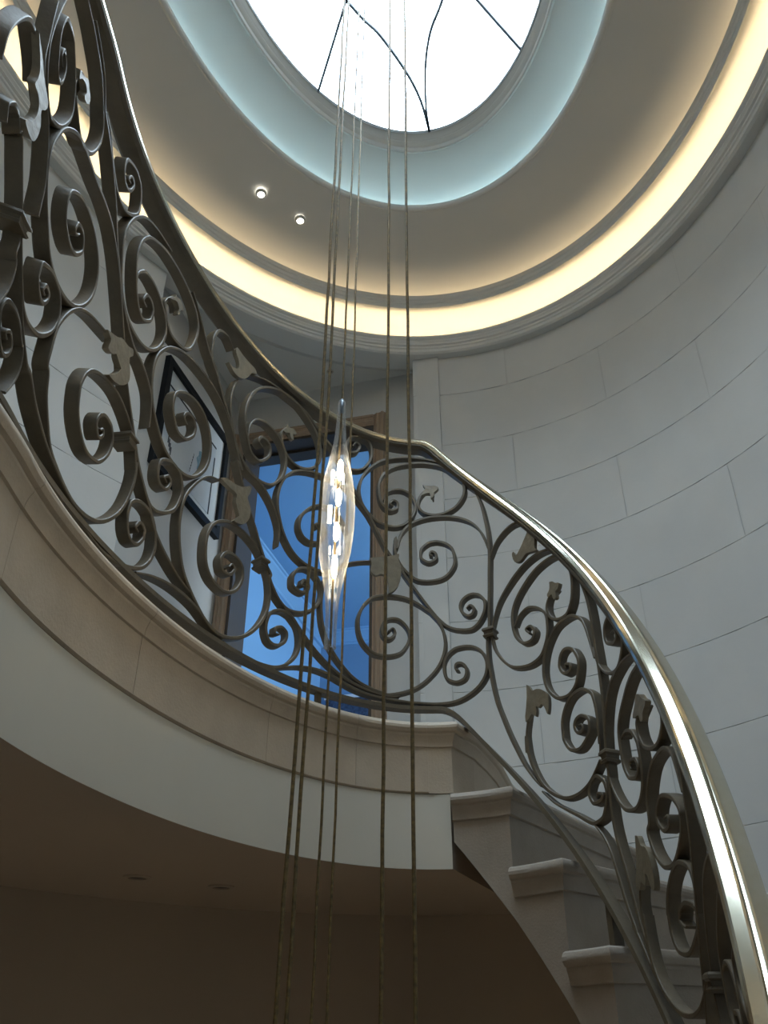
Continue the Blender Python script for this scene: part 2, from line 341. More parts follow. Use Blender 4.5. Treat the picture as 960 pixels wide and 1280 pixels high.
# ================================================================== STAIRS
st = empty('staircase', well(ARC_N.theta(.016956 + 2*GOING), .3, -Z0), 'curved flight of pale stone steps descending from the landing', 'staircase')
def riser(k):
    if k < 0: return math.radians(-8.2), math.radians(-4)
    th = ARC_N.theta(.016956 + k*GOING); return th, phi(k)
NST = 14
WAIST = .338
def front(p, d): return (math.cos(p)*d, -math.sin(p)*d)
for k in range(0, NST + 1):
    tA, pA = riser(k - 1); tB, pB = riser(k); zt = H2 - k*RISE
    ni, no = 7, 9
    def section(o, z, base=False):
        # o = overhang over the well; the front edge moves by the same amount, the back tucks under the step above
        sB = front(pB, -o - .030); sA = front(pA, -.030 if k else 0.0)
        pts = []
        for i in range(ni + 1):
            t = tB + (tA - tB)*i/ni; u, v = well_uv(t, o); w = 1 - i/ni
            pts.append((u + sB[0]*w + sA[0]*(1 - w), v + sB[1]*w + sA[1]*(1 - w), i/ni))
        ua, va = well_uv(tA, 0); ub, vb = well_uv(tB, 0)
        wa = wall_hit(ua + sA[0], va + sA[1], math.sin(pA), math.cos(pA), 1.597); wb = wall_hit(ub + sB[0], vb + sB[1], math.sin(pB), math.cos(pB), 1.597)
        t0_ = math.atan2(wa[0]/1.597, wa[1]/(1.597 + WALLD)); t1_ = math.atan2(wb[0]/1.597, wb[1]/(1.597 + WALLD))
        if t1_ < t0_: t1_ += 2*math.pi
        for i in range(no + 1):
            t = t0_ + (t1_ - t0_)*i/no; pts.append((1.597*math.sin(t), (1.597 + WALLD)*math.cos(t), 1 - i/no))
        for i in range(1, 7):                               # front edge back to the well; the landing's edge bulges
            e = 1 - i/7; x0, y0 = pts[0][0], pts[0][1]; L = math.hypot(wb[0] - x0, wb[1] - y0)
            bl = float(np.interp(e*L, [0, .15, .4, .8, L], [0, .026, .029, -.008, 0])) if not k else 0.0
            f_ = front(pB, bl); pts.append((x0 + (wb[0] - x0)*e + f_[0], y0 + (wb[1] - y0)*e + f_[1], 0.0))
        if base:
            return [uv(u, v, max(-Z0, H2 - (k - w)*RISE - WAIST) if k else H1 + .002) for u, v, w in pts]
        return [uv(u, v, zt + z) for u, v, w in pts]
    top = [section(o, z) for o, z in NOSE[1:]]
    mesh('tread' if k else 'landing_nosing', *grid(top, closed_v=True, caps=True), 'tread' if k else 'stone', st if k else fas, autos=28)
    body = [section(-.004 if not k else 0, -.070), section(-.004 if not k else 0, 0, True)]
    if zt - .07 > -Z0 + .01: mesh('riser_block', *grid(body, closed_v=True, caps=True), 'tread' if k else 'stone', st if k else fas)
BARS=[[(-144.5,1283),(-144.6,1290),(-145.1,1336),(-144.3,1392),(-142.6,1449),(-141.7,1460),(-140.6,1463),(-138.0,1438),(-136.7,1412)],[(-137.4,1663),(-137.6,1615),(-137.6,1561),(-137.3,1516),(-136.2,1470),(-134.7,1434),(-133.3,1415),(-132.7,1412),(-130.9,1428),(-129.3,1475),(-129.0,1513),(-129.8,1559),(-131.2,1599),(-132.9,1635),(-133.4,1643),(-134.4,1649),(-135.3,1648),(-135.7,1645),(-136.0,1639),(-136.1,1593),(-135.2,1546),(-134.3,1517),(-133.7,1508),(-133.1,1508),(-132.8,1536),(-133.1,1559),(-133.9,1575),(-134.4,1577),(-134.5,1556),(-134.3,1551),(-133.7,1543)],[(-138.7,1619),(-138.3,1569),(-137.8,1521),(-137.3,1472),(-135.9,1435),(-133.6,1405),(-132.0,1370),(-130.8,1327),(-129.8,1283),(-129.4,1236),(-129.2,1211)],[(-133.7,1791),(-130.7,1779),(-128.1,1761),(-125.3,1738),(-123.0,1704),(-121.1,1667),(-120.6,1653),(-120.4,1611),(-121.7,1551),(-123.2,1524),(-124.5,1513),(-125.1,1512),(-125.8,1514),(-128.3,1543),(-129.6,1561),(-130.3,1580),(-130.2,1607),(-129.9,1623),(-129.4,1629),(-129.0,1631),(-128.5,1630),(-128.0,1618),(-127.7,1600)],[(-130.3,1804),(-127.7,1786),(-125.0,1762),(-122.9,1729),(-121.5,1701),(-118.7,1684),(-116.2,1659),(-114.0,1627),(-112.0,1590),(-110.5,1550),(-108.9,1509),(-107.2,1472),(-105.7,1430),(-104.2,1390),(-102.6,1345),(-102.2,1333)],[(-121.1,1708),(-118.9,1702),(-116.5,1672),(-114.0,1640),(-111.9,1623),(-109.5,1627),(-108.2,1639),(-106.0,1680),(-105.6,1708),(-106.1,1754),(-107.0,1775),(-107.9,1781),(-108.9,1782),(-110.7,1768),(-111.8,1752),(-112.1,1736),(-112.0,1711),(-111.8,1703),(-111.2,1691),(-110.9,1688),(-110.0,1689),(-109.2,1698),(-108.5,1730),(-108.7,1738),(-109.2,1742),(-109.6,1740),(-110.2,1716),(-109.5,1718)],[(-102.6,1340),(-104.1,1385),(-105.7,1428),(-107.4,1469),(-109.5,1505),(-111.9,1529),(-114.8,1536),(-118.0,1530),(-121.3,1524),(-124.6,1516),(-126.8,1500),(-129.3,1455),(-130.3,1412),(-130.7,1359),(-130.0,1309),(-128.7,1268),(-126.9,1229),(-124.7,1194),(-122.4,1181),(-119.1,1186),(-116.4,1204),(-114.2,1235),(-112.5,1282),(-111.9,1328),(-112.4,1376),(-113.6,1405),(-116.0,1430),(-118.7,1435),(-121.1,1422),(-123.8,1387),(-124.3,1370),(-124.2,1337),(-123.5,1313),(-122.5,1300),(-120.7,1293),(-119.4,1296),(-118.7,1303),(-117.5,1329),(-117.3,1340),(-117.7,1359),(-118.0,1366),(-118.4,1371),(-118.9,1372),(-119.6,1369),(-120.2,1362),(-120.4,1352),(-120.5,1342),(-120.3,1336),(-119.6,1342),(-119.2,1351)],[(-139.6,1233),(-140.3,1258),(-140.3,1265),(-139.6,1283),(-139.2,1287),(-138.5,1288),(-137.9,1284),(-137.0,1268),(-136.6,1272),(-134.8,1232),(-133.2,1191),(-131.8,1151),(-130.2,1108),(-128.5,1066),(-127.0,1036),(-125.6,1024),(-124.7,1023),(-122.2,1038),(-119.5,1084),(-118.6,1123),(-118.8,1148),(-119.1,1161),(-119.9,1174),(-120.6,1179),(-122.8,1179),(-125.0,1163),(-125.7,1155),(-125.8,1147),(-125.7,1123),(-125.6,1117),(-124.8,1103),(-123.8,1096),(-123.2,1098),(-122.4,1116),(-122.3,1125),(-122.4,1132),(-123.2,1136),(-123.7,1133),(-123.9,1124),(-124.0,1117),(-123.4,1115)],[(-132.1,1162),(-131.0,1114),(-130.9,1084),(-130.4,1074),(-130.2,1025),(-131.0,976),(-131.8,942)],[(-129.1,1081),(-127.5,1039),(-125.8,1002),(-123.6,971),(-122.5,960),(-121.4,959),(-118.8,934),(-116.2,915),(-113.5,897),(-110.6,883),(-109.2,877)],[(-125.4,866),(-124.2,912),(-124.1,952),(-124.7,973),(-125.1,976),(-126.6,998),(-128.0,1006),(-129.4,1002),(-130.0,995),(-130.3,986),(-130.4,969),(-129.2,927),(-128.5,917),(-127.8,913),(-127.1,922),(-126.8,932),(-126.7,939),(-126.8,947),(-127.3,957),(-127.7,961),(-128.3,955),(-128.5,949),(-128.0,942)],[(-104.8,1294),(-107.4,1282),(-110.5,1265),(-113.4,1239),(-115.5,1204),(-117.0,1165),(-118.2,1116),(-118.3,1064),(-118.1,1024),(-117.6,1019),(-116.6,977),(-114.8,938),(-112.8,903),(-110.3,886),(-107.5,872),(-105.0,866),(-101.7,873),(-99.2,891),(-96.7,929),(-95.1,970),(-94.2,1013),(-93.7,1064),(-93.9,1105),(-93.8,1084),(-94.9,1128),(-95.7,1150)],[(-95.9,1156),(-98.2,1183),(-101.1,1198),(-104.3,1190),(-107.3,1168),(-108.9,1140),(-109.7,1102),(-109.6,1076),(-108.7,1034),(-106.6,1000),(-104.9,990),(-103.0,996),(-102.2,1002),(-100.6,1038),(-100.1,1073),(-100.3,1092),(-100.8,1105),(-101.1,1110),(-101.7,1113),(-102.5,1114),(-103.1,1111),(-103.8,1102),(-104.2,1092),(-104.4,1080),(-104.3,1068),(-103.6,1053),(-103.2,1051),(-102.5,1065),(-102.5,1074),(-102.7,1079),(-103.3,1069)],[(-101.3,1308),(-100.0,1263),(-98.3,1222),(-96.7,1184),(-95.1,1144),(-93.5,1106),(-91.7,1073),(-89.8,1041),(-88.2,1004),(-85.9,976),(-83.6,957),(-81.1,939),(-78.3,926),(-77.7,924)],[(-102.5,847),(-99.9,841),(-97.3,839),(-94.4,845),(-91.8,858),(-89.2,883),(-87.6,919),(-87.1,957),(-87.5,991),(-88.3,1013),(-89.1,1024),(-90.2,1029),(-91.7,1025),(-93.3,1007),(-93.7,987),(-93.8,970),(-93.4,940),(-92.9,927),(-92.5,922),(-92.1,919),(-91.4,920),(-90.8,924),(-89.8,952),(-89.8,962),(-89.8,971),(-90.1,977),(-90.5,980),(-91.1,977),(-91.5,968),(-91.7,959),(-91.4,956),(-91.0,954)],[(-90.1,862),(-87.4,882),(-84.6,896),(-81.7,904),(-78.7,905),(-75.9,899),(-72.9,882),(-70.3,873),(-68.2,866)],[(-93.3,1104),(-91.4,1067),(-89.7,1045),(-89.2,1042),(-87.9,1045),(-85.5,1069),(-84.0,1095),(-83.0,1141),(-82.9,1165),(-83.6,1193),(-84.0,1200),(-84.5,1204),(-86.0,1207),(-87.8,1194),(-88.7,1181),(-89.0,1170),(-89.1,1147),(-88.9,1129),(-88.6,1122),(-88.3,1118),(-87.6,1117),(-86.8,1121),(-86.2,1134),(-85.9,1147),(-86.1,1158),(-86.6,1161),(-87.1,1154),(-87.5,1146),(-86.8,1140)],[(-95.1,1774),(-97.6,1767),(-100.2,1755),(-103.0,1730),(-105.4,1685),(-106.8,1642),(-107.7,1593),(-107.7,1547),(-107.0,1501),(-106.0,1455),(-104.4,1419),(-102.1,1397),(-99.5,1392),(-97.3,1399),(-95.3,1421),(-93.7,1457),(-92.8,1509),(-93.1,1543),(-93.9,1565),(-96.4,1593),(-98.4,1598),(-100.5,1588),(-101.8,1565),(-102.3,1550),(-102.4,1538),(-102.2,1516)],[(-90.6,1638),(-90.8,1650),(-91.2,1657),(-92.0,1653),(-92.9,1642),(-94.2,1604),(-94.2,1594),(-94.0,1585),(-92.2,1546),(-91.3,1539),(-88.4,1550),(-86.5,1575),(-85.3,1625),(-85.1,1678),(-85.8,1706),(-86.9,1726),(-89.4,1748),(-92.0,1756),(-94.4,1754),(-96.9,1744),(-99.9,1716),(-101.6,1691),(-103.2,1639),(-103.5,1589),(-102.9,1543),(-101.8,1499),(-100.6,1471),(-99.3,1459),(-98.7,1461),(-97.2,1484),(-96.8,1502),(-96.8,1519),(-96.9,1528),(-97.3,1536),(-97.6,1540),(-98.3,1542),(-99.0,1538),(-99.5,1523),(-99.7,1508),(-99.3,1505),(-98.7,1505)],[(-108.5,1501),(-106.8,1460),(-105.0,1422),(-103.0,1394),(-100.8,1368),(-99.7,1358),(-96.9,1349),(-94.4,1322),(-93.6,1304),(-92.9,1260),(-92.7,1221)],[(-72.2,1491),(-74.5,1526),(-77.0,1550),(-79.9,1562),(-82.5,1563),(-85.4,1557),(-87.9,1542),(-90.5,1510),(-92.2,1476),(-93.7,1428),(-94.1,1379),(-93.7,1329),(-92.6,1285),(-90.9,1251),(-88.8,1220),(-86.3,1207),(-83.3,1209),(-80.6,1230),(-78.3,1274),(-77.3,1318),(-77.3,1368),(-78.3,1412),(-80.0,1439),(-82.3,1451),(-85.2,1440),(-86.9,1421),(-87.7,1406),(-88.1,1392),(-88.2,1355),(-87.6,1330),(-86.7,1310),(-86.3,1305),(-85.8,1302),(-84.4,1305),(-83.8,1310),(-82.2,1341),(-81.9,1358),(-81.9,1373),(-82.2,1382),(-82.6,1390),(-83.1,1393),(-84.0,1390),(-84.7,1382),(-85.0,1373),(-85.1,1363),(-84.7,1357),(-84.1,1353)],[(-87.9,1766),(-86.0,1737),(-84.1,1706),(-82.3,1671),(-80.7,1647),(-79.0,1632),(-77.3,1596),(-75.5,1557),(-73.3,1522),(-71.6,1482),(-70.0,1438),(-68.2,1398),(-68.0,1392),(-69.4,1409),(-68.1,1369),(-66.9,1345),(-66.0,1339)],[(-74.3,1763),(-76.2,1784),(-76.8,1785),(-78.0,1780),(-79.1,1767),(-80.2,1731),(-80.4,1682),(-80.2,1645),(-80.0,1636),(-77.6,1603),(-75.4,1566),(-74.2,1543)],[(-72.0,1680),(-73.0,1635),(-73.3,1579),(-72.8,1533),(-71.5,1483),(-69.7,1444),(-66.9,1417),(-63.8,1407),(-60.8,1414),(-58.7,1430),(-56.1,1478),(-55.2,1522),(-55.3,1563),(-56.4,1596),(-58.3,1619),(-61.7,1630),(-64.1,1619),(-65.4,1605),(-66.9,1568),(-67.2,1520)],[(-53.3,1667),(-54.4,1675),(-55.4,1677),(-56.3,1663),(-57.0,1645),(-57.1,1631),(-56.7,1605),(-55.5,1581),(-53.5,1565),(-50.7,1564),(-47.3,1585),(-44.9,1620),(-44.1,1656),(-44.7,1711),(-46.5,1752),(-49.1,1781),(-51.9,1802),(-55.0,1810),(-58.8,1799),(-62.5,1768),(-64.8,1738),(-66.7,1699),(-68.1,1648),(-68.6,1602),(-68.3,1550),(-66.8,1498),(-65.9,1479),(-65.2,1474),(-63.5,1473),(-62.7,1479),(-60.5,1516),(-60.2,1536),(-60.3,1553),(-60.8,1563),(-61.7,1568),(-62.5,1567),(-63.3,1562),(-63.8,1551),(-63.9,1539),(-63.3,1534),(-62.5,1531)],[(-68.6,1744),(-66.1,1767),(-62.6,1791),(-59.5,1802),(-56.0,1805),(-52.5,1805),(-49.2,1795),(-46.4,1773),(-43.0,1744),(-40.1,1720),(-37.4,1680),(-35.1,1639),(-32.8,1600),(-30.4,1561),(-28.0,1524),(-25.7,1485),(-23.3,1439),(-21.1,1395),(-18.7,1362),(-17.1,1348),(-14.7,1305),(-12.0,1266),(-9.3,1227),(-6.6,1189),(-3.3,1145),(0.0,1114),(4.1,1100),(6.4,1099),(7.4,1102),(9.4,1118),(11.3,1152),(11.6,1179),(11.2,1193),(9.7,1212),(8.7,1217),(7.6,1220),(6.2,1218),(4.9,1211),(3.9,1199),(3.5,1185),(3.6,1173),(4.1,1161),(4.8,1153),(5.6,1147),(6.4,1147),(7.2,1150),(7.7,1158),(7.8,1168),(7.3,1177),(6.6,1182),(6.0,1179),(5.5,1173)],[(-73.7,1296),(-76.2,1281),(-78.4,1249),(-80.4,1203),(-81.9,1154),(-82.4,1103),(-82.2,1054),(-81.3,1005),(-79.8,961),(-77.7,930),(-75.6,906),(-73.1,883),(-69.9,870),(-67.2,876),(-64.1,895),(-61.4,924),(-59.0,966),(-57.4,1013),(-56.9,1061),(-57.5,1112),(-58.7,1144)],[(-59.5,1158),(-61.9,1189),(-65.2,1205),(-68.8,1203),(-71.6,1186),(-73.9,1155),(-75.1,1112),(-75.1,1062),(-74.4,1026),(-72.8,1002),(-70.1,992),(-68.4,996),(-66.1,1020),(-64.8,1061),(-64.9,1086),(-65.1,1096),(-65.6,1104),(-66.2,1110),(-67.8,1114),(-69.5,1107),(-70.4,1093),(-70.9,1077),(-70.9,1065),(-70.6,1054),(-70.2,1047),(-69.3,1046),(-68.3,1050),(-67.5,1063),(-67.1,1076),(-67.4,1082),(-67.9,1084),(-68.6,1070)],[(-66.0,1314),(-64.1,1277),(-62.2,1237),(-60.5,1194),(-58.3,1150),(-57.3,1137),(-57.1,1131),(-57.3,1123),(-57.2,1117),(-54.8,1076),(-52.1,1053),(-49.5,1030),(-46.5,1000),(-43.3,970),(-40.4,947),(-37.0,925),(-32.8,905),(-28.9,894),(-24.9,886),(-19.8,880),(-16.6,885)],[(-69.5,1438),(-67.0,1410),(-65.6,1405),(-62.4,1401),(-59.6,1380),(-57.3,1346),(-55.7,1297),(-55.7,1248),(-55.7,1236)],[(-26.3,1495),(-28.9,1530),(-32.4,1568),(-35.6,1591),(-38.4,1598),(-42.0,1591),(-46.2,1579),(-50.2,1555),(-53.4,1519),(-55.5,1477),(-56.7,1423),(-56.7,1374),(-55.6,1325),(-53.8,1282),(-51.1,1248),(-47.9,1232),(-43.7,1230),(-40.0,1243),(-36.5,1272),(-34.1,1315),(-33.3,1355),(-34.1,1407),(-36.1,1451),(-38.7,1476),(-39.7,1479),(-42.3,1475),(-46.1,1444),(-49.0,1395),(-49.7,1365),(-49.6,1343),(-49.2,1333),(-48.6,1324),(-47.9,1319),(-46.1,1316),(-43.8,1327),(-42.6,1339),(-41.6,1365),(-41.4,1378),(-41.9,1392),(-42.8,1400),(-43.8,1396),(-44.6,1389),(-44.5,1381),(-44.0,1372)],[(-56.2,1096),(-53.8,1068),(-51.5,1056),(-48.4,1062),(-45.3,1082),(-42.7,1117),(-41.8,1148),(-41.8,1174),(-42.6,1194),(-43.8,1210),(-44.5,1215),(-45.7,1219),(-46.9,1218),(-49.1,1202),(-50.6,1171),(-50.7,1157),(-50.6,1145),(-50.4,1139),(-49.9,1134),(-48.7,1131),(-47.4,1133),(-46.5,1141),(-45.9,1152),(-45.8,1163),(-46.2,1173),(-46.8,1175),(-47.4,1174),(-47.8,1165),(-48.0,1155),(-47.1,1154)],[(-68.1,858),(-64.9,854),(-61.5,853),(-57.9,855),(-54.2,864),(-51.4,883),(-48.6,922),(-47.6,958),(-47.7,993),(-48.6,1020),(-50.3,1038),(-52.7,1043),(-55.0,1031),(-56.1,1019),(-56.8,1003),(-57.3,976),(-57.2,955),(-56.5,937),(-55.9,931),(-54.9,928),(-53.8,931),(-52.7,940),(-51.8,953),(-51.4,968),(-51.5,982),(-52.1,988),(-52.9,991),(-53.7,987),(-54.5,980),(-54.7,970),(-54.6,963),(-53.4,966)],[(-52.6,870),(-49.5,888),(-46.4,901),(-42.3,909),(-38.7,907),(-35.1,897),(-31.4,885),(-26.8,876),(-21.9,873),(-16.7,871),(-12.3,868)],[(-24.5,1339),(-28.9,1325),(-33.7,1299),(-37.1,1266),(-39.9,1230),(-41.0,1204),(-41.7,1153),(-41.7,1105),(-41.1,1059),(-39.7,1017),(-37.4,977),(-34.0,940),(-30.6,914),(-26.9,899),(-22.3,888),(-20.9,885),(-15.5,898),(-11.2,917),(-7.3,947),(-3.7,990),(-1.8,1039),(-1.7,1085),(-3.2,1133),(-6.2,1172),(-6.6,1177),(-6.1,1172),(-10.6,1204),(-15.0,1222),(-20.5,1221),(-25.3,1204),(-28.2,1170),(-29.9,1123),(-29.8,1077),(-28.7,1045),(-26.6,1022),(-24.7,1012),(-20.4,1012),(-16.4,1027),(-14.6,1048),(-13.5,1072),(-13.4,1096),(-14.2,1117),(-16.0,1136),(-17.3,1142),(-18.8,1142),(-20.3,1137),(-21.5,1126),(-22.3,1110),(-22.4,1094),(-22.0,1080),(-21.0,1072),(-19.8,1071),(-18.8,1079),(-18.1,1091),(-18.3,1102),(-18.8,1108),(-20.2,1096)],[(-20.9,870),(-15.6,869),(-10.1,867),(-4.7,864),(0.8,868),(5.4,888),(8.8,916),(10.5,945),(10.9,978),(10.3,1000),(9.0,1022),(7.0,1037),(4.4,1044),(1.8,1042),(0.7,1037),(-1.1,1019),(-2.2,994),(-2.0,955),(-1.5,944),(-0.7,937),(1.1,930),(2.4,932),(3.6,939),(4.3,952),(4.4,967),(4.0,979),(3.1,988),(2.2,991),(1.4,988),(1.1,980),(1.2,971),(2.1,967)],[(6.7,1671),(3.4,1717),(-0.2,1756),(-5.2,1778),(-10.6,1787),(-16.1,1781),(-21.7,1758),(-25.5,1723),(-28.6,1676),(-30.2,1627),(-30.4,1584),(-29.4,1548),(-26.5,1511),(-23.2,1491),(-18.4,1487),(-15.4,1497),(-13.0,1515),(-10.8,1555),(-10.4,1585),(-11.1,1610),(-12.6,1631),(-15.0,1643),(-17.6,1641),(-20.1,1627),(-21.0,1616),(-21.8,1586)],[(-4.0,1612),(-4.2,1634),(-5.3,1641),(-6.7,1642),(-7.6,1635),(-9.0,1610),(-9.3,1591),(-9.1,1573),(-8.2,1560),(-6.9,1551),(-3.1,1543),(1.5,1552),(4.4,1572),(6.4,1601),(7.0,1625),(6.7,1660),(6.2,1675),(2.3,1716),(-1.0,1746),(-6.5,1763),(-12.0,1760),(-17.7,1739),(-21.6,1700),(-23.5,1650),(-23.2,1591),(-22.1,1566),(-20.9,1556),(-19.4,1551),(-18.1,1556),(-17.0,1565),(-16.8,1576),(-17.0,1587),(-17.6,1592),(-18.3,1594),(-19.1,1587),(-19.5,1579),(-19.1,1573),(-18.3,1569)],[(-38.7,1695),(-36.6,1674),(-33.2,1672),(-29.8,1688),(-27.3,1726),(-26.2,1769),(-26.7,1804),(-27.4,1817),(-28.3,1825),(-29.4,1828),(-30.6,1827),(-33.1,1813),(-34.1,1802),(-34.9,1781),(-35.1,1761),(-34.7,1749),(-34.0,1743),(-32.8,1746),(-31.7,1755),(-30.9,1770),(-30.6,1785),(-31.2,1792),(-32.0,1792),(-33.1,1772)],[(14.0,1369),(12.8,1413),(11.0,1457),(7.9,1495),(3.1,1524),(-1.8,1535),(-7.5,1529),(-12.5,1504),(-15.8,1458),(-17.1,1409),(-17.4,1403),(-17.6,1446),(-17.9,1392),(-16.1,1343),(-12.4,1303),(-9.9,1289),(-4.0,1288),(-0.6,1299),(1.6,1325),(2.5,1351),(1.9,1398),(1.2,1411),(-0.5,1427),(-3.0,1436),(-4.5,1436),(-5.8,1433),(-7.9,1417),(-8.6,1407),(-8.9,1388),(-8.7,1372),(-7.5,1362),(-6.1,1357),(-4.7,1361),(-3.6,1370),(-3.5,1381),(-3.8,1391),(-4.5,1396),(-5.1,1397),(-5.6,1392),(-5.7,1386),(-4.7,1381)],[(7.3,1685),(9.4,1641),(11.2,1598),(12.6,1549),(13.6,1491),(14.2,1435),(14.4,1381),(14.2,1331),(13.8,1282),(13.5,1236),(13.1,1187),(12.8,1142),(12.5,1094),(11.6,1044),(11.5,990),(11.9,943),(12.4,898),(13.4,842),(14.7,798),(16.4,745),(18.3,696),(20.3,650),(23.0,605),(25.0,579)],[(14.5,1334),(17.0,1381),(20.6,1410),(23.8,1418),(27.7,1406),(28.9,1397),(30.8,1370)],[(13.1,1072),(14.8,1128),(16.7,1169),(19.6,1205),(22.9,1235),(26.6,1256),(30.8,1264),(34.5,1258),(37.8,1241),(41.5,1201),(42.6,1186)],[(36.8,1110),(34.8,1102),(34.0,1092),(33.5,1080),(33.4,1068),(33.6,1055),(34.1,1042),(35.0,1030),(37.2,1016),(40.3,1013),(41.8,1023),(43.3,1047),(44.2,1098),(43.8,1142),(42.6,1177),(41.7,1192),(38.4,1215),(34.0,1222),(29.9,1214),(25.9,1188),(22.6,1152),(20.9,1115),(20.6,1066),(21.4,1031),(22.9,1009),(23.8,1002),(25.2,999),(26.6,1001),(27.6,1011),(28.0,1024),(27.5,1036),(26.6,1046),(25.6,1046),(24.9,1042),(26.0,1025)],[(12.8,1073),(13.7,1016),(16.5,967),(19.4,941),(24.6,928),(28.4,935),(30.1,947),(32.5,992),(32.9,1035),(32.8,1050),(32.3,1064),(29.5,1093),(27.2,1105),(26.0,1107),(24.9,1105),(22.9,1093),(21.2,1065)],[(41.1,1208),(43.6,1163),(45.7,1119),(47.4,1075),(48.7,1028),(49.5,980),(49.8,931),(49.8,882),(50.0,833),(50.1,786),(50.0,734),(49.6,685),(49.0,636),(48.5,592),(48.4,545),(47.9,499),(47.7,451),(48.0,405),(48.8,360),(49.9,314),(50.9,264),(51.8,218),(53.0,171),(54.0,125),(54.2,118)],[(48.9,836),(48.0,884),(46.8,941),(45.5,968),(42.1,998),(38.7,1004),(35.6,998),(32.6,970),(30.5,929),(29.7,878),(30.6,833),(33.0,801),(34.1,794),(37.4,788),(39.9,798),(41.1,810),(42.4,841),(42.7,864),(42.0,887),(40.6,908),(38.3,919),(37.2,916),(36.3,907),(35.6,885),(35.7,874),(36.3,861),(37.2,852),(38.4,850),(39.3,853),(39.6,861),(39.3,870),(38.5,874),(37.7,875),(37.7,864)],[(48.9,865),(50.1,812),(52.5,776),(55.3,759),(57.7,759),(60.1,780),(61.1,800),(61.3,827),(60.6,862),(59.0,887),(58.0,897),(56.7,898),(55.5,893),(55.0,888),(54.6,881),(54.3,862),(54.4,851),(54.9,840),(57.2,824),(58.3,824),(59.0,829),(59.0,840),(58.5,851),(57.0,853)],[(23.4,787),(22.1,736),(21.7,689),(21.6,679),(21.8,724),(22.1,678),(23.5,625),(25.9,578),(29.1,547),(32.8,528),(36.9,527),(40.9,541),(44.2,567),(45.8,583)],[(46.2,593),(46.9,632),(46.5,622),(47.0,673),(46.8,721),(46.2,750),(45.7,758),(42.6,782),(39.3,783),(37.6,776),(35.8,757),(34.4,726),(34.2,687),(34.3,676),(35.5,652),(36.7,641),(39.4,636),(42.6,655),(43.3,663),(43.7,672),(43.8,681),(43.8,692),(43.4,701),(41.3,716),(40.2,717),(39.3,714),(38.6,705),(38.5,693),(38.9,684),(39.5,677),(40.3,675),(41.1,677),(41.3,685),(41.0,693),(39.9,695)],[(25.3,564),(28.7,528),(32.4,501),(36.2,476),(40.2,448),(41.3,444),(44.0,448),(44.8,454),(46.5,487),(46.8,504),(46.4,526),(45.8,535),(44.9,544),(43.9,550),(42.8,548),(41.8,542),(41.2,534),(40.8,525),(40.7,515),(40.9,506),(41.3,497),(41.9,490),(44.4,490),(45.0,496),(45.1,502),(44.3,507),(43.5,509),(43.1,497)],[(41.0,443),(43.5,411),(45.5,368),(46.7,322),(47.8,277),(49.1,231),(50.5,190),(49.6,206),(51.7,164),(53.5,126),(55.4,92),(58.0,59)],[(48.3,583),(49.0,628),(50.1,673),(51.9,716),(54.1,742),(57.1,756),(60.0,760),(64.2,750),(67.2,732)],[(65.0,621),(62.6,610),(62.2,605),(61.9,598),(61.9,574),(62.4,557),(63.5,538),(66.9,519),(70.0,519),(72.6,537),(72.9,542),(73.3,553),(73.5,566),(73.5,581),(72.2,627),(70.4,674),(68.1,703),(64.2,710),(61.1,701),(58.1,676),(55.6,647),(54.3,616),(54.1,571),(54.3,535),(55.3,508),(56.0,501),(58.3,494),(59.0,498),(59.5,505),(59.7,512),(59.5,523),(58.8,533),(56.8,535),(56.6,527),(56.8,518)],[(48.0,585),(48.4,531),(49.7,488),(51.6,454),(53.1,440),(56.5,432),(58.6,443),(60.2,466),(61.1,509),(60.9,557),(60.4,573),(58.8,597),(56.6,605),(55.7,601),(55.0,595)],[(74.1,587),(75.4,547),(76.6,504),(77.4,457),(77.6,406),(77.2,358),(76.6,308),(75.5,261),(74.5,219),(73.4,178),(72.4,133),(71.6,89),(70.7,45),(69.7,4)],[(76.7,388),(75.8,435),(74.6,471),(71.5,496),(67.5,498),(64.8,489),(62.4,461),(61.2,432),(60.7,387),(59.8,377),(59.7,366),(60.8,328),(62.8,299),(64.3,289),(67.5,287),(70.3,303),(72.8,327),(73.7,343),(73.9,355),(74.0,361),(73.6,373),(71.1,401),(67.3,419),(66.2,418),(64.7,406),(64.0,393),(63.9,386),(64.0,379),(64.5,369),(66.1,354),(68.2,356),(68.6,362),(68.7,370),(68.4,375),(66.9,376)],[(74.0,201),(74.5,233),(74.2,250),(73.6,263),(70.7,281),(68.5,284),(65.4,267),(63.3,238),(62.2,203),(63.6,244),(62.6,213),(62.4,184),(62.6,167),(63.4,146),(64.4,136),(67.7,129),(70.9,147),(73.2,167),(73.5,173),(73.6,178),(73.6,190),(73.3,196),(72.8,201),(69.3,213),(67.0,205),(66.7,200),(66.4,193),(66.4,187),(67.4,177),(68.3,173)],[(54.3,288),(53.2,247),(53.3,203),(53.4,221),(53.6,170),(54.3,124),(55.8,87),(58.6,53),(61.4,35),(65.0,30),(68.0,39),(70.1,54),(72.6,81)]]
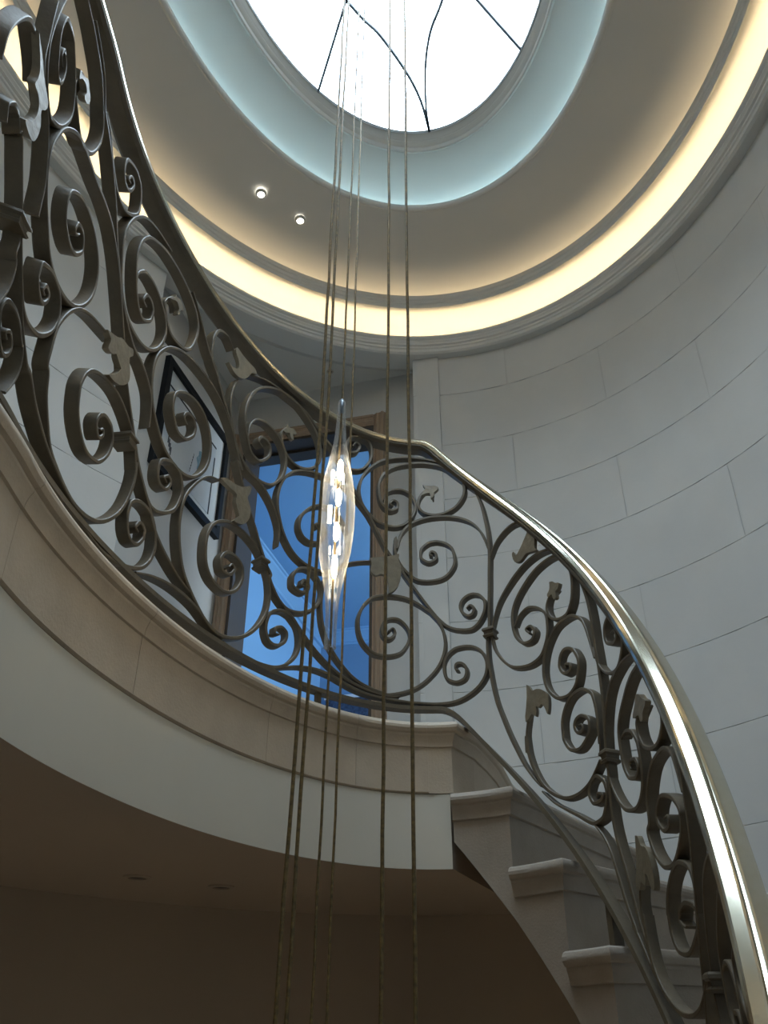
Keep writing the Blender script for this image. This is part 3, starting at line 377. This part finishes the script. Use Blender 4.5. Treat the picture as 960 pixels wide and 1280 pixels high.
LEAVES=[[(-140.86,1464),(-138.84,1450),(-137.25,1428),(-135.52,1413),(-134.87,1404),(-134.93,1385),(-135.62,1366),(-134.81,1340),(-134.9,1300),(-135.51,1287),(-136.94,1286),(-137.64,1292),(-136.7,1310),(-136.1,1341),(-136.41,1367),(-137.15,1377),(-138.22,1378),(-138.08,1399),(-138.45,1424)],[(-107.44,1283),(-106.21,1276),(-106.35,1247),(-105.19,1251),(-103.89,1273),(-103.84,1291),(-103.82,1264),(-102.48,1252),(-102.37,1251),(-103.39,1219),(-104.75,1197),(-103.46,1200),(-101.57,1215),(-100.0,1248),(-100.08,1273),(-100.91,1305),(-100.21,1323),(-100.52,1337),(-101.7,1327),(-103.5,1321),(-104.81,1305)],[(-75.85,1691),(-74.5,1691),(-72.88,1708),(-72.92,1736),(-74.11,1755),(-73.89,1777),(-71.92,1774),(-69.78,1774),(-67.84,1775),(-67.12,1763),(-68.61,1747),(-69.41,1723),(-71.34,1688),(-73.73,1677)],[(-74.17,1297),(-72.56,1314),(-69.9,1321),(-67.74,1333),(-65.38,1358),(-65.46,1334),(-66.09,1312),(-64.95,1287),(-65.09,1251),(-66.68,1218),(-69.24,1207),(-67.94,1234),(-68.7,1253),(-69.32,1271),(-69.29,1294),(-71.45,1295)],[(-26.64,1341),(-22.8,1355),(-19.18,1367),(-16.56,1378),(-16.84,1357),(-15.98,1332),(-16.14,1287),(-17.72,1246),(-20.27,1226),(-20.37,1247),(-21.02,1285),(-22.8,1291),(-24.72,1281),(-26.25,1293),(-26.06,1323)],[(28.67,1401),(32.05,1368),(32.23,1323),(31.74,1283),(32.49,1271),(30.0,1278),(28.23,1282),(25.7,1268),(23.58,1277),(22.97,1309),(23.53,1313),(24.34,1296),(26.3,1314),(27.7,1331),(29.64,1361)],[(23.8,869),(24.54,864),(25.5,846),(27.08,845),(28.89,837),(30.76,815),(30.89,788),(30.08,762),(29.48,779),(28.36,796),(27.08,791),(26.41,797),(26.43,782),(25.94,769),(24.75,778),(23.47,767),(22.41,763),(23.55,831)],[(55.67,376),(56.49,373),(57.28,351),(58.84,343),(60.12,310),(60.36,280),(59.67,256),(58.75,263),(57.97,289),(57.33,293),(57.15,281),(56.49,272),(55.47,281),(54.57,269),(53.36,271),(54.93,329)],[(-7.46,1664),(-6.17,1661),(-4.69,1659),(-2.74,1658),(-1.69,1648),(-2.55,1636),(-3.39,1630),(-3.33,1618),(-4.57,1608),(-4.94,1628),(-6.99,1626),(-8.12,1620),(-6.66,1648)],[(35.98,1140),(37.15,1135),(38.26,1123),(39.71,1114),(39.06,1101),(37.97,1098),(37.88,1079),(36.82,1079),(36.3,1098),(34.85,1097),(34.57,1106),(35.66,1117)],[(64.71,649),(65.89,644),(66.94,629),(68.52,613),(67.54,604),(66.49,598),(66.02,585),(64.87,587),(64.39,604),(62.62,607),(61.89,611),(63.54,633)],[(-55.87,1686),(-55.31,1678),(-53.94,1685),(-52.86,1676),(-53.91,1663),(-53.68,1643),(-54.44,1642),(-55.04,1657),(-56.48,1646),(-57.01,1649),(-56.11,1666)],[(-92.66,1660),(-92.23,1657),(-91.19,1667),(-90.15,1648),(-90.76,1638),(-90.92,1617),(-91.41,1611),(-91.28,1633),(-92.01,1644),(-93.45,1627),(-93.99,1622),(-92.79,1647)],[(-131.05,1611),(-130.45,1611),(-129.39,1626),(-128.75,1633),(-128.02,1623),(-127.22,1613),(-127.12,1593),(-128.08,1581),(-128.5,1585),(-128.32,1604),(-129.04,1613),(-130.07,1605),(-130.66,1590)]]
COLLARS=[(-132.1,1140),(-96.4,1132),(-59.5,1152),(12.3,1074),(48.3,582),(75.3,76)]
# ================================================================== RAILING
rail = empty('railing', well(math.radians(-60), .03, H2), 'bronze scrollwork railing with brass handrail following the landing and stairs', 'railing')
OFF_F, DEPTH, THICK = .012, .029, .0100
def rail_z(th):
    s = ARC_R.dist(th); return s
def spline(P, n):
    P = [np.array(x, float) for x in P]; P = [2*P[0] - P[1]] + P + [2*P[-1] - P[-2]]; out = []
    for i in range(1, len(P) - 2):
        p0, p1, p2, p3 = P[i-1:i+3]
        t0 = 0; t1 = t0 + max(1e-4, np.linalg.norm(p1 - p0))**.5; t2 = t1 + max(1e-4, np.linalg.norm(p2 - p1))**.5; t3 = t2 + max(1e-4, np.linalg.norm(p3 - p2))**.5
        for j in range(n):
            t = t1 + (t2 - t1)*j/n
            a1 = (t1-t)/(t1-t0)*p0 + (t-t0)/(t1-t0)*p1; a2 = (t2-t)/(t2-t1)*p1 + (t-t1)/(t2-t1)*p2; a3 = (t3-t)/(t3-t2)*p2 + (t-t2)/(t3-t2)*p3
            b1 = (t2-t)/(t2-t0)*a1 + (t-t0)/(t2-t0)*a2; b2 = (t3-t)/(t3-t1)*a2 + (t-t1)/(t3-t1)*a3
            out.append((t2-t)/(t2-t1)*b1 + (t-t1)/(t2-t1)*b2)
    out.append(P[-2]); return out
def normal(th):
    a, b_ = well(th, 0, 0), well(th, .02, 0); return (b_ - a).normalized()
def flatbar(path, thick=THICK, depth=DEPTH, off=OFF_F, taper=True):
    """path of (theta deg, z mm) -> flat bar standing edge-on to the stair well"""
    sc = .0105                                        # metres per degree, for an even spline
    Q = spline([(t*sc, z/1000.0) for t, z in path], 4)
    C = [(math.radians(q[0]/sc), q[1]) for q in Q]; n = len(C); rows = []
    P = [well(t, off, z) for t, z in C]
    for i, (t, z) in enumerate(C):
        T = (P[min(i + 1, n - 1)] - P[max(i - 1, 0)]).normalized(); Nn = normal(t); Bn = T.cross(Nn).normalized(); Nn = Bn.cross(T).normalized() if abs(T.dot(Nn)) > .02 else Nn
        e = .0016; h = thick/2
        if taper: h *= .5 + .5*min(1.0, min(i, n - 1 - i)/14.0)
        rows.append([P[i] + Bn*x + Nn*y for x, y in ((-h, e), (-h + e, 0), (h - e, 0), (h, e), (h, depth - e), (h - e, depth), (-h + e, depth), (-h, depth - e))])
    return grid(rows, closed_v=True, caps=True)
ARC_F = Arc(.012)
def shifted(path, n):                                 # the same panel farther down the stairs
    ds = ARC_F.dist(math.radians(75.28)) - ARC_F.dist(math.radians(48.26))
    return [(math.degrees(ARC_F.theta(ARC_F.dist(math.radians(t)) + n*ds)), z - 506*n) for t, z in path]
LOWER = [shifted(p_, n_) for n_ in (1, 2) for p_ in BARS[-7:]]
for path in BARS + LOWER: mesh('scroll', *flatbar(path), 'bronze', rail, autos=35)
# leaf ornaments: thin forged plates, slightly dished
for pl in LEAVES:
    n = len(pl); ct = sum(p_[0] for p_ in pl)/n; cz = sum(p_[1] for p_ in pl)/n
    sc = .0105; Q = spline([(t*sc, z/1000) for t, z in pl] + [(pl[0][0]*sc, pl[0][1]/1000)], 3)[:-1]; n = len(Q)
    V = [well(math.radians(q[0]/sc), off, q[1]) for off in (.006, .020) for q in Q]
    F = [(i, (i + 1) % n, n + (i + 1) % n, n + i) for i in range(n)] + [tuple(range(n)), tuple(range(n, 2*n))]
    o = mesh('leaf', V, F, 'leaf_lit', rail, autos=50); o['label'] = 'forged leaf ornament'
# collars binding the bars together
def collar(th, z):
    th = math.radians(th); z /= 1000; parts = []
    T = (well(th + .01, OFF_F, 0) - well(th - .01, OFF_F, 0)).normalized(); Nn = normal(th); Up = Vector((0, 0, 1))
    c = well(th, OFF_F + DEPTH/2, z)
    rows = []
    for dz, g in ((-.016, .0), (-.016, .004), (-.010, .006), (-.006, .002), (.002, .003), (.006, .008), (.012, .007), (.016, .003), (.016, 0)):
        w, d = .013 + g, DEPTH/2 + .003 + g
        rows.append([c + T*x + Nn*y + Up*dz for x, y in ((-w, -d), (w, -d), (w, d), (-w, d))])
    return grid(rows, closed_v=True, caps=True)
for t, z in COLLARS + shifted(COLLARS[-1:], 1): mesh('collar', *collar(t, z), 'bronze', rail)
# handrail and bottom rail
ZR0, MR = 1.786, 1.168
HRC = HR - .017
def soft(s, s1, w):                                  # 0 before s1, then a rounded corner into slope 1
    x = s - s1
    if x < -w: return 0.0
    if x > w: return x
    return (x + w)**2/(4*w)
S_T = (ZR0 - HRC)/MR
def hand_z(th): return HRC - MR*soft(ARC_R.dist(th), S_T, .035)
S_L = ARC_R.dist(math.radians(-1.0))
LOWZ = H2 + .053
def low_z(th): return LOWZ - 1.16*soft(ARC_R.dist(th), S_L, .04)
TH_A, TH_B = math.radians(-163), math.radians(128)
def along(zf, prof, off, step=math.radians(1.3)):
    ths = thlist(TH_A, TH_B, step); P = [well(t, off, zf(t)) for t in ths]; rows = []
    for i, t in enumerate(ths):
        T = (P[min(i + 1, len(P) - 1)] - P[max(i - 1, 0)]).normalized(); Nn = normal(t); Up = T.cross(Nn)
        if Up.z < 0: Up = -Up
        rows.append([P[i] + Nn*x + Up*y for x, y in prof])
    return grid(rows, closed_v=True, caps=True)
HP = [(-.026, -.016), (.026, -.016), (.031, -.012), (.031, -.003), (.028, .000), (.0305, .004), (.0295, .009), (.026, .0125), (.008, .0175), (.004, .0185), (-.001, .0180), (-.004, .0150), (-.007, .0155), (-.024, .0105), (-.0275, .0075), (-.0265, .004), (-.0285, .001), (-.031, -.003), (-.031, -.012)]
o = mesh('handrail', *along(hand_z, HP, .03), 'brass', rail, autos=22); o['label'] = 'polished brass handrail with rounded top'
mesh('top_bar', *along(hand_z, [(-.020, -.030), (.020, -.030), (.0285, -.020), (.0285, -.0163), (-.0285, -.0163), (-.0285, -.020)], .03), 'bronze', rail, autos=40)
mesh('bottom_bar', *along(low_z, [(-.019, -.006), (.019, -.006), (.019, .006), (-.019, .006)], .03), 'bronze', rail, autos=40)
# short square feet standing on the stone edge
for d in (-158, -130, -96, -41):
    th = math.radians(d); T = (well(th + .01, .03, 0) - well(th - .01, .03, 0)).normalized(); Nn = normal(th)
    rows = [[well(th, .03, z) + T*x*.009 + Nn*y*.009 for x, y in ((-1, -1), (1, -1), (1, 1), (-1, 1))] for z in (H2 - .002, LOWZ - .006)]
    mesh('foot', *grid(rows, closed_v=True, caps=True), 'bronze', rail)
for k in (3, 6, 9):                                     # a foot on every third step
    th = ARC_N.theta(.016956 + (k - .30)*GOING); zt = H2 - k*RISE
    T = (well(th + .01, .03, 0) - well(th - .01, .03, 0)).normalized(); Nn = normal(th)
    rows = [[well(th, .03, z) + T*x*.011 + Nn*y*.016 for x, y in ((-1, -1), (1, -1), (1, 1), (-1, 1))] for z in (zt + .0002, low_z(th) - .004)]
    if low_z(th) - zt > .03: mesh('foot', *grid(rows, closed_v=True, caps=True), 'bronze', rail)

# ================================================================== PENDANT LIGHT AND ITS CABLES
CAB = [('A', 1.42, -.0870, -.0933, -.1043), ('B', 1.50, -.0782, -.0841, -.0937), ('C', 1.60, -.0543, -.0625, -.0696), ('D', 1.80, -.0428, -.0474, -.0542), ('E', 1.46, .0128, .0057, -.0003), ('F', 1.40, .0446, .0375, .0344)]
clab = ['gold cable hanging farthest from the stone stairs', 'gold cable second farthest from the stone stairs', 'gold cable running through the lit glass pendant', 'thin gold cable hanging nearest the oak doorway', 'gold cable between the glass pendant and the cable nearest the stairs', 'gold cable hanging nearest the stone stairs']
def cable_x(c, h):                                    # x/y along the cable, h = z/y
    _, y, x0, x1, x2 = c
    return float(np.interp(h, [.0, .323, .847, 1.945], [x2 + (x2 - x1)*.6, x2, x1, x0])) if h <= 1.945 else x0 + (x0 - x1)/(1.945 - .847)*(h - 1.945)*.3
plate_z = 3.90
zend = dict(A=-.85, B=-1.2, C=-1.4, D=-1.0, E=-1.3, F=-.95)       # where each cable meets its added unseen glass below
for c, lb in zip(CAB, clab):
    y = c[1]; pts = []; n = 46
    for i in range(n + 1):
        z = zend[c[0]] + (plate_z - zend[c[0]])*i/n; x = cable_x(c, max(0, z/y))*y
        j = .0011 if 0 < i < n else 0
        pts.append(Vector((x + random.uniform(-j, j), y + random.uniform(-j, j), z + Z0)))
    r = dict(C=.0026, D=.0028).get(c[0], .0034)
    tag(mesh('pendant_cable', *tube(pts, r, 7), 'cable', smooth=True), lb, 'cable', 'cables of the hanging light')
# the plate the cables hang from, on a steel bar under the skylight
cn = Vector((-.01, 1.56, plate_z + Z0))
pl = empty('ceiling_plate', cn, 'round brass plate under the skylight that carries the cables', 'ceiling plate')
rows = [[cn + Vector((r*math.cos(a*math.pi/20), r*math.sin(a*math.pi/20) + .03, z)) for a in range(40)] for r, z in ((.215, .0), (.225, .006), (.225, .016), (.215, .022))]
mesh('plate', *grid(rows, closed_v=True, caps=True), 'brass', pl, autos=40)
mesh('rod', *tube([cn + Vector((0, .03, .02)), cn + Vector((0, .03, .062))], .02, 12), 'brass', pl, smooth=True)

pc = CAB[2]; py = pc[1]
zt_, zb_ = .8077*py, .4154*py
def pax(z): return Vector((cable_x(pc, z/py)*py, py, z + Z0))
pend = empty('glass_pendant', pax(zb_), 'glowing clear glass spindle hanging level with the scrollwork railing', 'pendant light')
PR = [(0, .0125), (.02, .0115), (.06, .0115), (.12, .0122), (.17, .0142), (.22, .0185), (.28, .0265), (.35, .0345), (.43, .0395), (.50, .0405), (.57, .0390), (.64, .0340), (.71, .0262), (.77, .0185), (.83, .0136), (.88, .0112), (.94, .0100), (.985, .0096), (1.0, .0090)]
def lathe(prof, n, ribs=0, amp=0, inset=0):
    rows = []
    hs = np.linspace(0, 1, 64); rr = np.interp(hs, [a for a, _ in prof], [b_ for _, b_ in prof])
    rr = np.convolve(np.r_[[rr[0]]*3, rr, [rr[-1]]*3], np.ones(7)/7, 'valid')
    for h, r in zip(hs, rr):
        c = pax(zb_ + (zt_ - zb_)*h); r = r - inset
        rows.append([c + Vector(((r + amp*r/.04*math.cos(ribs*2*math.pi*k/n))*math.cos(2*math.pi*k/n), (r + amp*r/.04*math.cos(ribs*2*math.pi*k/n))*math.sin(2*math.pi*k/n), 0)) for k in range(n)])
    return rows
shell = lathe(PR, 72, 18, .0006)
mesh('glass_shell', *grid(shell, closed_v=True), 'glass', pend, smooth=True)
inn = lathe(PR, 48, 0, 0, .0028)
mesh('glass_lining', *grid(inn, closed_v=True), 'clear', pend, smooth=True)
bot = [pax(zb_) + Vector((r*math.cos(k*math.pi/12), r*math.sin(k*math.pi/12), dz)) for r, dz in ((.0108, 0), (.0075, 0)) for k in range(24)]
rows = [[pax(zb_) + Vector((.0108*math.cos(a) + .0022*math.cos(b2)*math.cos(a), .0108*math.sin(a) + .0022*math.cos(b2)*math.sin(a), .0022*math.sin(b2))) for b2 in [2*math.pi*q/8 for q in range(8)]] for a in [2*math.pi*q/24 for q in range(24)]]
mesh('glass_rim', *grid(rows, closed_u=True, closed_v=True), 'glass', pend, smooth=True)
def zpx(y_):                                          # height seen at image row y_ on the pendant axis
    e = math.radians(31.665) + math.atan((640 - y_)/1060); return math.tan(e)*py
for y0_, y1_, dx, r, m in ((577, 602, .004, .0068, 'fil'), (613, 634, .003, .0062, 'fil'), (655, 678, .002, .0062, 'fil'), (696, 724, .002, .0058, 'fil')):
    a, b_ = pax(zpx(y1_)), pax(zpx(y0_)); L = (b_ - a)
    pts = [a + L*q + Vector((dx, -.006, 0)) for q in (0, .1, .25, .5, .75, .9, 1)]
    mesh('filament', *tube(pts, [r*.3, r*.75, r, r, r, r*.75, r*.3], 10), m, pend, smooth=True)
for y0_, y1_, dx, w in ((589, 607, -.013, .006), (633, 655, -.0145, .0085), (594, 606, .012, .004), (684, 694, -.010, .0028), (684, 694, .011, .0028)):
    a, b_ = pax(zpx(y1_)), pax(zpx(y0_))
    P = [q + Vector((dx + sx*w*.5, -.004 + sy*.0015, 0)) for q in (a, b_) for sx, sy in ((-1, -1), (1, -1), (1, 1), (-1, 1))]
    mesh('lamp_chip', P, [(0, 1, 2, 3), (4, 5, 6, 7), (0, 1, 5, 4), (1, 2, 6, 5), (2, 3, 7, 6), (3, 0, 4, 7)], 'fil2', pend)
tip = [[pax(zt_) + Vector((r*math.cos(k*math.pi/12), r*math.sin(k*math.pi/12), dz)) for k in range(24)] for r, dz in ((.0092, 0), (.0086, .004), (.0062, .007), (.0030, .0082))]
mesh('glass_tip', *grid(tip, closed_v=True), 'glass', pend, smooth=True)
a = pax(zt_); mesh('hanger', *tube([a + Vector((0, 0, -.03)), a + Vector((0, 0, .012))], [.003, .0045], 10), 'steel', pend, smooth=True)

def hang(letter, label):                              # the same lit glass added out of view on cable ends, lighting the hall
    c = [q for q in CAB if q[0] == letter][0]; z = zend[letter]
    top = Vector((cable_x(c, 0)*c[1], c[1], z + Z0)); r = pend.copy(); COL.objects.link(r)
    r.location = Vector(pend.location) + top - pax(zt_); r['label'] = label
    for ch in list(pend.children):
        q = ch.copy(); COL.objects.link(q); q.parent = r
pend['group'] = 'glass pendants of the hanging light'
for l_, t_ in (('A', 'the cable farthest from the stairs'), ('B', 'the cable second farthest from the stairs'), ('C', 'the cable of the upper pendant'), ('D', 'the thin cable nearest the doorway'), ('E', 'the second nearest cable to the stairs'), ('F', 'the cable nearest the stairs')):
    hang(l_, 'added unseen glass pendant below the landing on ' + t_)

# ================================================================== CEILING SPOTS
def spot(u, v, z, nrm, r, lens, label, group, h=.012):
    c = uv(u, v, z); o = empty('ceiling_spot', c, label, 'downlight', group)
    nrm = Vector(nrm).normalized(); t = nrm.orthogonal().normalized(); b2 = nrm.cross(t)
    circ = lambda rr, d: [c + nrm*d + rr*(math.cos(q*math.pi/12)*t + math.sin(q*math.pi/12)*b2) for q in range(24)]
    mesh('bezel', *grid([circ(r*1.35, -.004), circ(r*1.35, .004), circ(r*1.1, h), circ(r*.9, h), circ(r*.9, -.004)], closed_v=True), 'ceil' if lens == 'lamp' else 'soffit', o, autos=40)
    rows = [circ(r*.9, h*.4), circ(r*.5, h*.75), circ(r*.05, h*.85)]
    mesh('lens', *grid(rows, closed_v=True, caps=True), lens, o, smooth=True)
spot(-.875, 1.092, 3.613, (.10, 0, -1), .020, 'lamp', 'small lit spot in the dome, farther from the gold cables', 'lit dome spots')
spot(-.738, 1.298, 3.618, (.10, 0, -1), .020, 'lamp', 'small lit spot in the dome, nearer the gold cables', 'lit dome spots')
e_ = lambda px, py_, z: None
spot(-.925, .9135, H0, (0, 0, -1), .030, 'off', 'unlit spot in the landing underside, farther from the cables', 'unlit spots under the landing', .006)
spot(-.7656, 1.1469, H0, (0, 0, -1), .030, 'off', 'unlit spot in the landing underside, nearer the cables', 'unlit spots under the landing', .006)
spot(-.80, 2.07, 3.25, (0, 0, -1), .014, 'off', 'tiny unlit spot in the alcove ceiling above the door', 'alcove spot', .006)

# ================================================================== DOORWAY
door = empty('door_1', uv((OPL + OPR)/2, VD, H2), 'oak framed doorway opening onto a blue room'); door['kind'] = 'structure'
def archi(u0, u1, z0, z1, horiz, flip=False):
    """moulded board on the wall face; steps run across its width"""
    steps = [(0, .012), (.10, .020), (.16, .030), (.34, .030), (.40, .022), (.62, .020), (.70, .024), (.84, .016), (.92, .010), (1, .010)]
    P = []
    if horiz: rows = [[uv(u, VD - d, z1 + (z0 - z1)*s_) for s_, d in steps] + [uv(u, VD, z0), uv(u, VD, z1)] for u in (u0, u1)]
    else:
        A_, B_ = (u0, u1) if not flip else (u1, u0)
        rows = [[uv(A_ + (B_ - A_)*s_, VD - d, z) for s_, d in steps] + [uv(B_, VD, z), uv(A_, VD, z)] for z in (z0, z1)]
    return grid(rows, closed_v=True, caps=True)
AW = .072
mesh('architrave', *archi(OPL - AW + .002, OPL, H2, OPT + AW, False), 'wood', door)
mesh('architrave', *archi(OPR, OPR + AW, H2, OPT + AW, False, True), 'wood', door)
mesh('architrave', *archi(OPL, OPR, OPT, OPT + AW, True), 'wood', door)
mesh('jamb_lining', *boxuv(OPL, OPL + .016, VD - .004, VD + .205, H2, OPT), 'shadewood', door)
mesh('jamb_lining', *boxuv(OPR - .016, OPR, VD - .004, VD + .205, H2, OPT), 'shadewood', door)
mesh('head_lining', *boxuv(OPL + .016, OPR - .016, VD - .004, VD + .205, OPT - .016, OPT), 'shadewood', door)
mesh('door_stop', *boxuv(OPL + .016, OPR - .016, VD + .10, VD + .14, OPT - .03, OPT - .016), 'shadewood', door)

# ---- the blue room behind it
RU0, RU1, RV0, RV1, RZ = -1.96, 1.3, VD + .2, 5.56, 3.20
def quad(*p): return [uv(*x) for x in p], [(0, 1, 2, 3)]
tag(mesh('ceiling_room', *quad((RU0, RV0, RZ), (RU1, RV0, RZ), (RU1, RV1, RZ), (RU0, RV1, RZ)), 'blue'), kind='structure', label='blue ceiling of the room behind the doorway')
tag(mesh('wall_room_left', *quad((RU0, RV0, H2), (RU0, RV1, H2), (RU0, RV1, RZ), (RU0, RV0, RZ)), 'blue'), kind='structure', label='blue side wall of the far room')
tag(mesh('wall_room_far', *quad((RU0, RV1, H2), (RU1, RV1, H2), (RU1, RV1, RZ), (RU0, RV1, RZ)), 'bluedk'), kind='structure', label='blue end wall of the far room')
tag(mesh('floor_room', *quad((RU0, RV0, H2), (RU1, RV0, H2), (RU1, RV1, H2), (RU0, RV1, H2)), 'floor'), kind='structure', label='floor of the far blue room')
wz0, wz1, wv0, wv1 = 1.5, 2.95, 3.2, 4.6
parts = [quad((RU1, RV0, H2), (RU1, wv0, H2), (RU1, wv0, RZ), (RU1, RV0, RZ)), quad((RU1, wv1, H2), (RU1, RV1, H2), (RU1, RV1, RZ), (RU1, wv1, RZ)), quad((RU1, wv0, H2), (RU1, wv1, H2), (RU1, wv1, wz0), (RU1, wv0, wz0)), quad((RU1, wv0, wz1), (RU1, wv1, wz1), (RU1, wv1, RZ), (RU1, wv0, RZ)),
         quad((RU0, RV0 + .001, H2), (UD0 - .1, RV0 + .001, H2), (UD0 - .1, RV0 + .001, RZ), (RU0, RV0 + .001, RZ)), quad((UD1 + .1, RV0 + .001, H2), (RU1, RV0 + .001, H2), (RU1, RV0 + .001, RZ), (UD1 + .1, RV0 + .001, RZ))]
tag(mesh('wall_room_right', *merge(parts), 'blue'), kind='structure', label='blue window wall of the far room')
def cornice(pts_in):                                   # moulded strip under the ceiling
    return None
cp = [(0, -.13), (.02, -.125), (.025, -.11), (.02, -.10), (.05, -.06), (.085, -.03), (.09, -.015), (.105, -.012), (.11, 0)]
tag(mesh('trim_6', *grid([[uv(RU0 + d, v, RZ + z - .001) for d, z in cp] for v in (RV0, RV1)]), 'blue', autos=30), kind='structure', label='cornice along the side wall of the blue room')
tag(mesh('trim_7', *grid([[uv(u, RV1 - d, RZ + z - .001) for d, z in cp] for u in (RU0, RU1)]), 'blue', autos=30), kind='structure', label='cornice along the end wall of the blue room')
win = empty('window_2', uv(RU1, (wv0 + wv1)/2, wz0), 'window of the far blue room'); win['kind'] = 'structure'
mesh('window_frame', *merge([boxuv(RU1 - .02, RU1 + .05, wv0, wv0 + .05, wz0, wz1), boxuv(RU1 - .02, RU1 + .05, wv1 - .05, wv1, wz0, wz1), boxuv(RU1 - .02, RU1 + .05, wv0, wv1, wz0, wz0 + .05), boxuv(RU1 - .02, RU1 + .05, wv0, wv1, wz1 - .05, wz1), boxuv(RU1 - .01, RU1 + .03, (wv0 + wv1)/2 - .02, (wv0 + wv1)/2 + .02, wz0, wz1)]), 'white', win)
mesh('pane', *boxuv(RU1 + .01, RU1 + .014, wv0 + .05, wv1 - .05, wz0 + .05, wz1 - .05), 'pane', win)
pw = bpy.data.lights.new('window_portal', 'AREA'); pw.shape = 'RECTANGLE'; pw.size = wv1 - wv0; pw.size_y = wz1 - wz0; pw.cycles.is_portal = True
pwo = bpy.data.objects.new('window_portal', pw); COL.objects.link(pwo); pwo.location = uv(RU1 + .06, (wv0 + wv1)/2, (wz0 + wz1)/2)
d_ = (uv(0, 0, 0) - uv(1, 0, 0)); pwo.rotation_euler = d_.to_track_quat('-Z', 'Z').to_euler()

# ---- dark patterned headboard far inside the room
hb = empty('headboard', uv(-1.45, 5.45, H2), 'dark navy patterned headboard with white top edge in the blue room', 'headboard')
mesh('panel', *boxuv(-1.84, -.85, 5.38, 5.50, H2, 2.50), 'navy', hb)
mesh('top_edge', *boxuv(-1.85, -.84, 5.37, 5.51, 2.50, 2.53), 'white', hb)
mesh('side_post', *boxuv(-1.90, -1.84, 5.36, 5.51, H2, 2.36), 'white', hb)

# ================================================================== PICTURE
PU = UD0; pv0, pv1, pz0, pz1 = 1.352, 2.10, 2.235, 2.876
pic = empty('framed_picture', uv(PU, (pv0 + pv1)/2, pz0), 'black framed sketch print hanging beside the oak doorway', 'picture')
fw = .040
mesh('frame', *merge([boxuv(PU + .001, PU + .030, pv0, pv0 + fw, pz0, pz1), boxuv(PU + .001, PU + .030, pv1 - fw, pv1, pz0, pz1), boxuv(PU + .001, PU + .030, pv0 + fw, pv1 - fw, pz0, pz0 + fw), boxuv(PU + .001, PU + .030, pv0 + fw, pv1 - fw, pz1 - fw, pz1)]), 'black', pic)
mesh('mount', *boxuv(PU + .004, PU + .012, pv0 + fw, pv1 - fw, pz0 + fw, pz1 - fw), 'paper', pic)
iv0, iv1, iz0, iz1 = 1.42, 1.975, 2.318, 2.745
mesh('print', *boxuv(PU + .012, PU + .0135, iv0, iv1, iz0, iz1), 'print', pic)
bl = .011
mesh('print_border', *merge([boxuv(PU + .0135, PU + .0145, iv0, iv1, iz1 - bl, iz1), boxuv(PU + .0135, PU + .0145, iv1 - bl, iv1, iz0, iz1 - .07)]), 'ink', pic)
ink = [boxuv(PU + .0135, PU + .0145, 1.475 + .012*k, 1.483 + .012*k, 2.43 - .016*k, 2.475 - .016*k) for k in range(4)]
ink += [boxuv(PU + .0135, PU + .0145, 1.49, 1.53 + .02*(k % 2), 2.36 - .012*k, 2.363 - .012*k) for k in range(4)]
ink += [boxuv(PU + .0135, PU + .0145, 1.72 + .004*k, 1.722 + .004*k, 2.42 + .02*k, 2.445 + .02*k) for k in range(6)]
for q in ink: mesh('ink_mark', *q, 'ink', pic)
n = 14; cpt = [(1.815 + .035*math.cos(2*math.pi*k/n)*(1 + .3*math.sin(3*k)), 2.54 + .07*math.sin(2*math.pi*k/n)) for k in range(n)]
V = [uv(PU + .0145, a, b_) for a, b_ in cpt]; mesh('colour_wash', V, [tuple(range(n))], 'wash', pic)
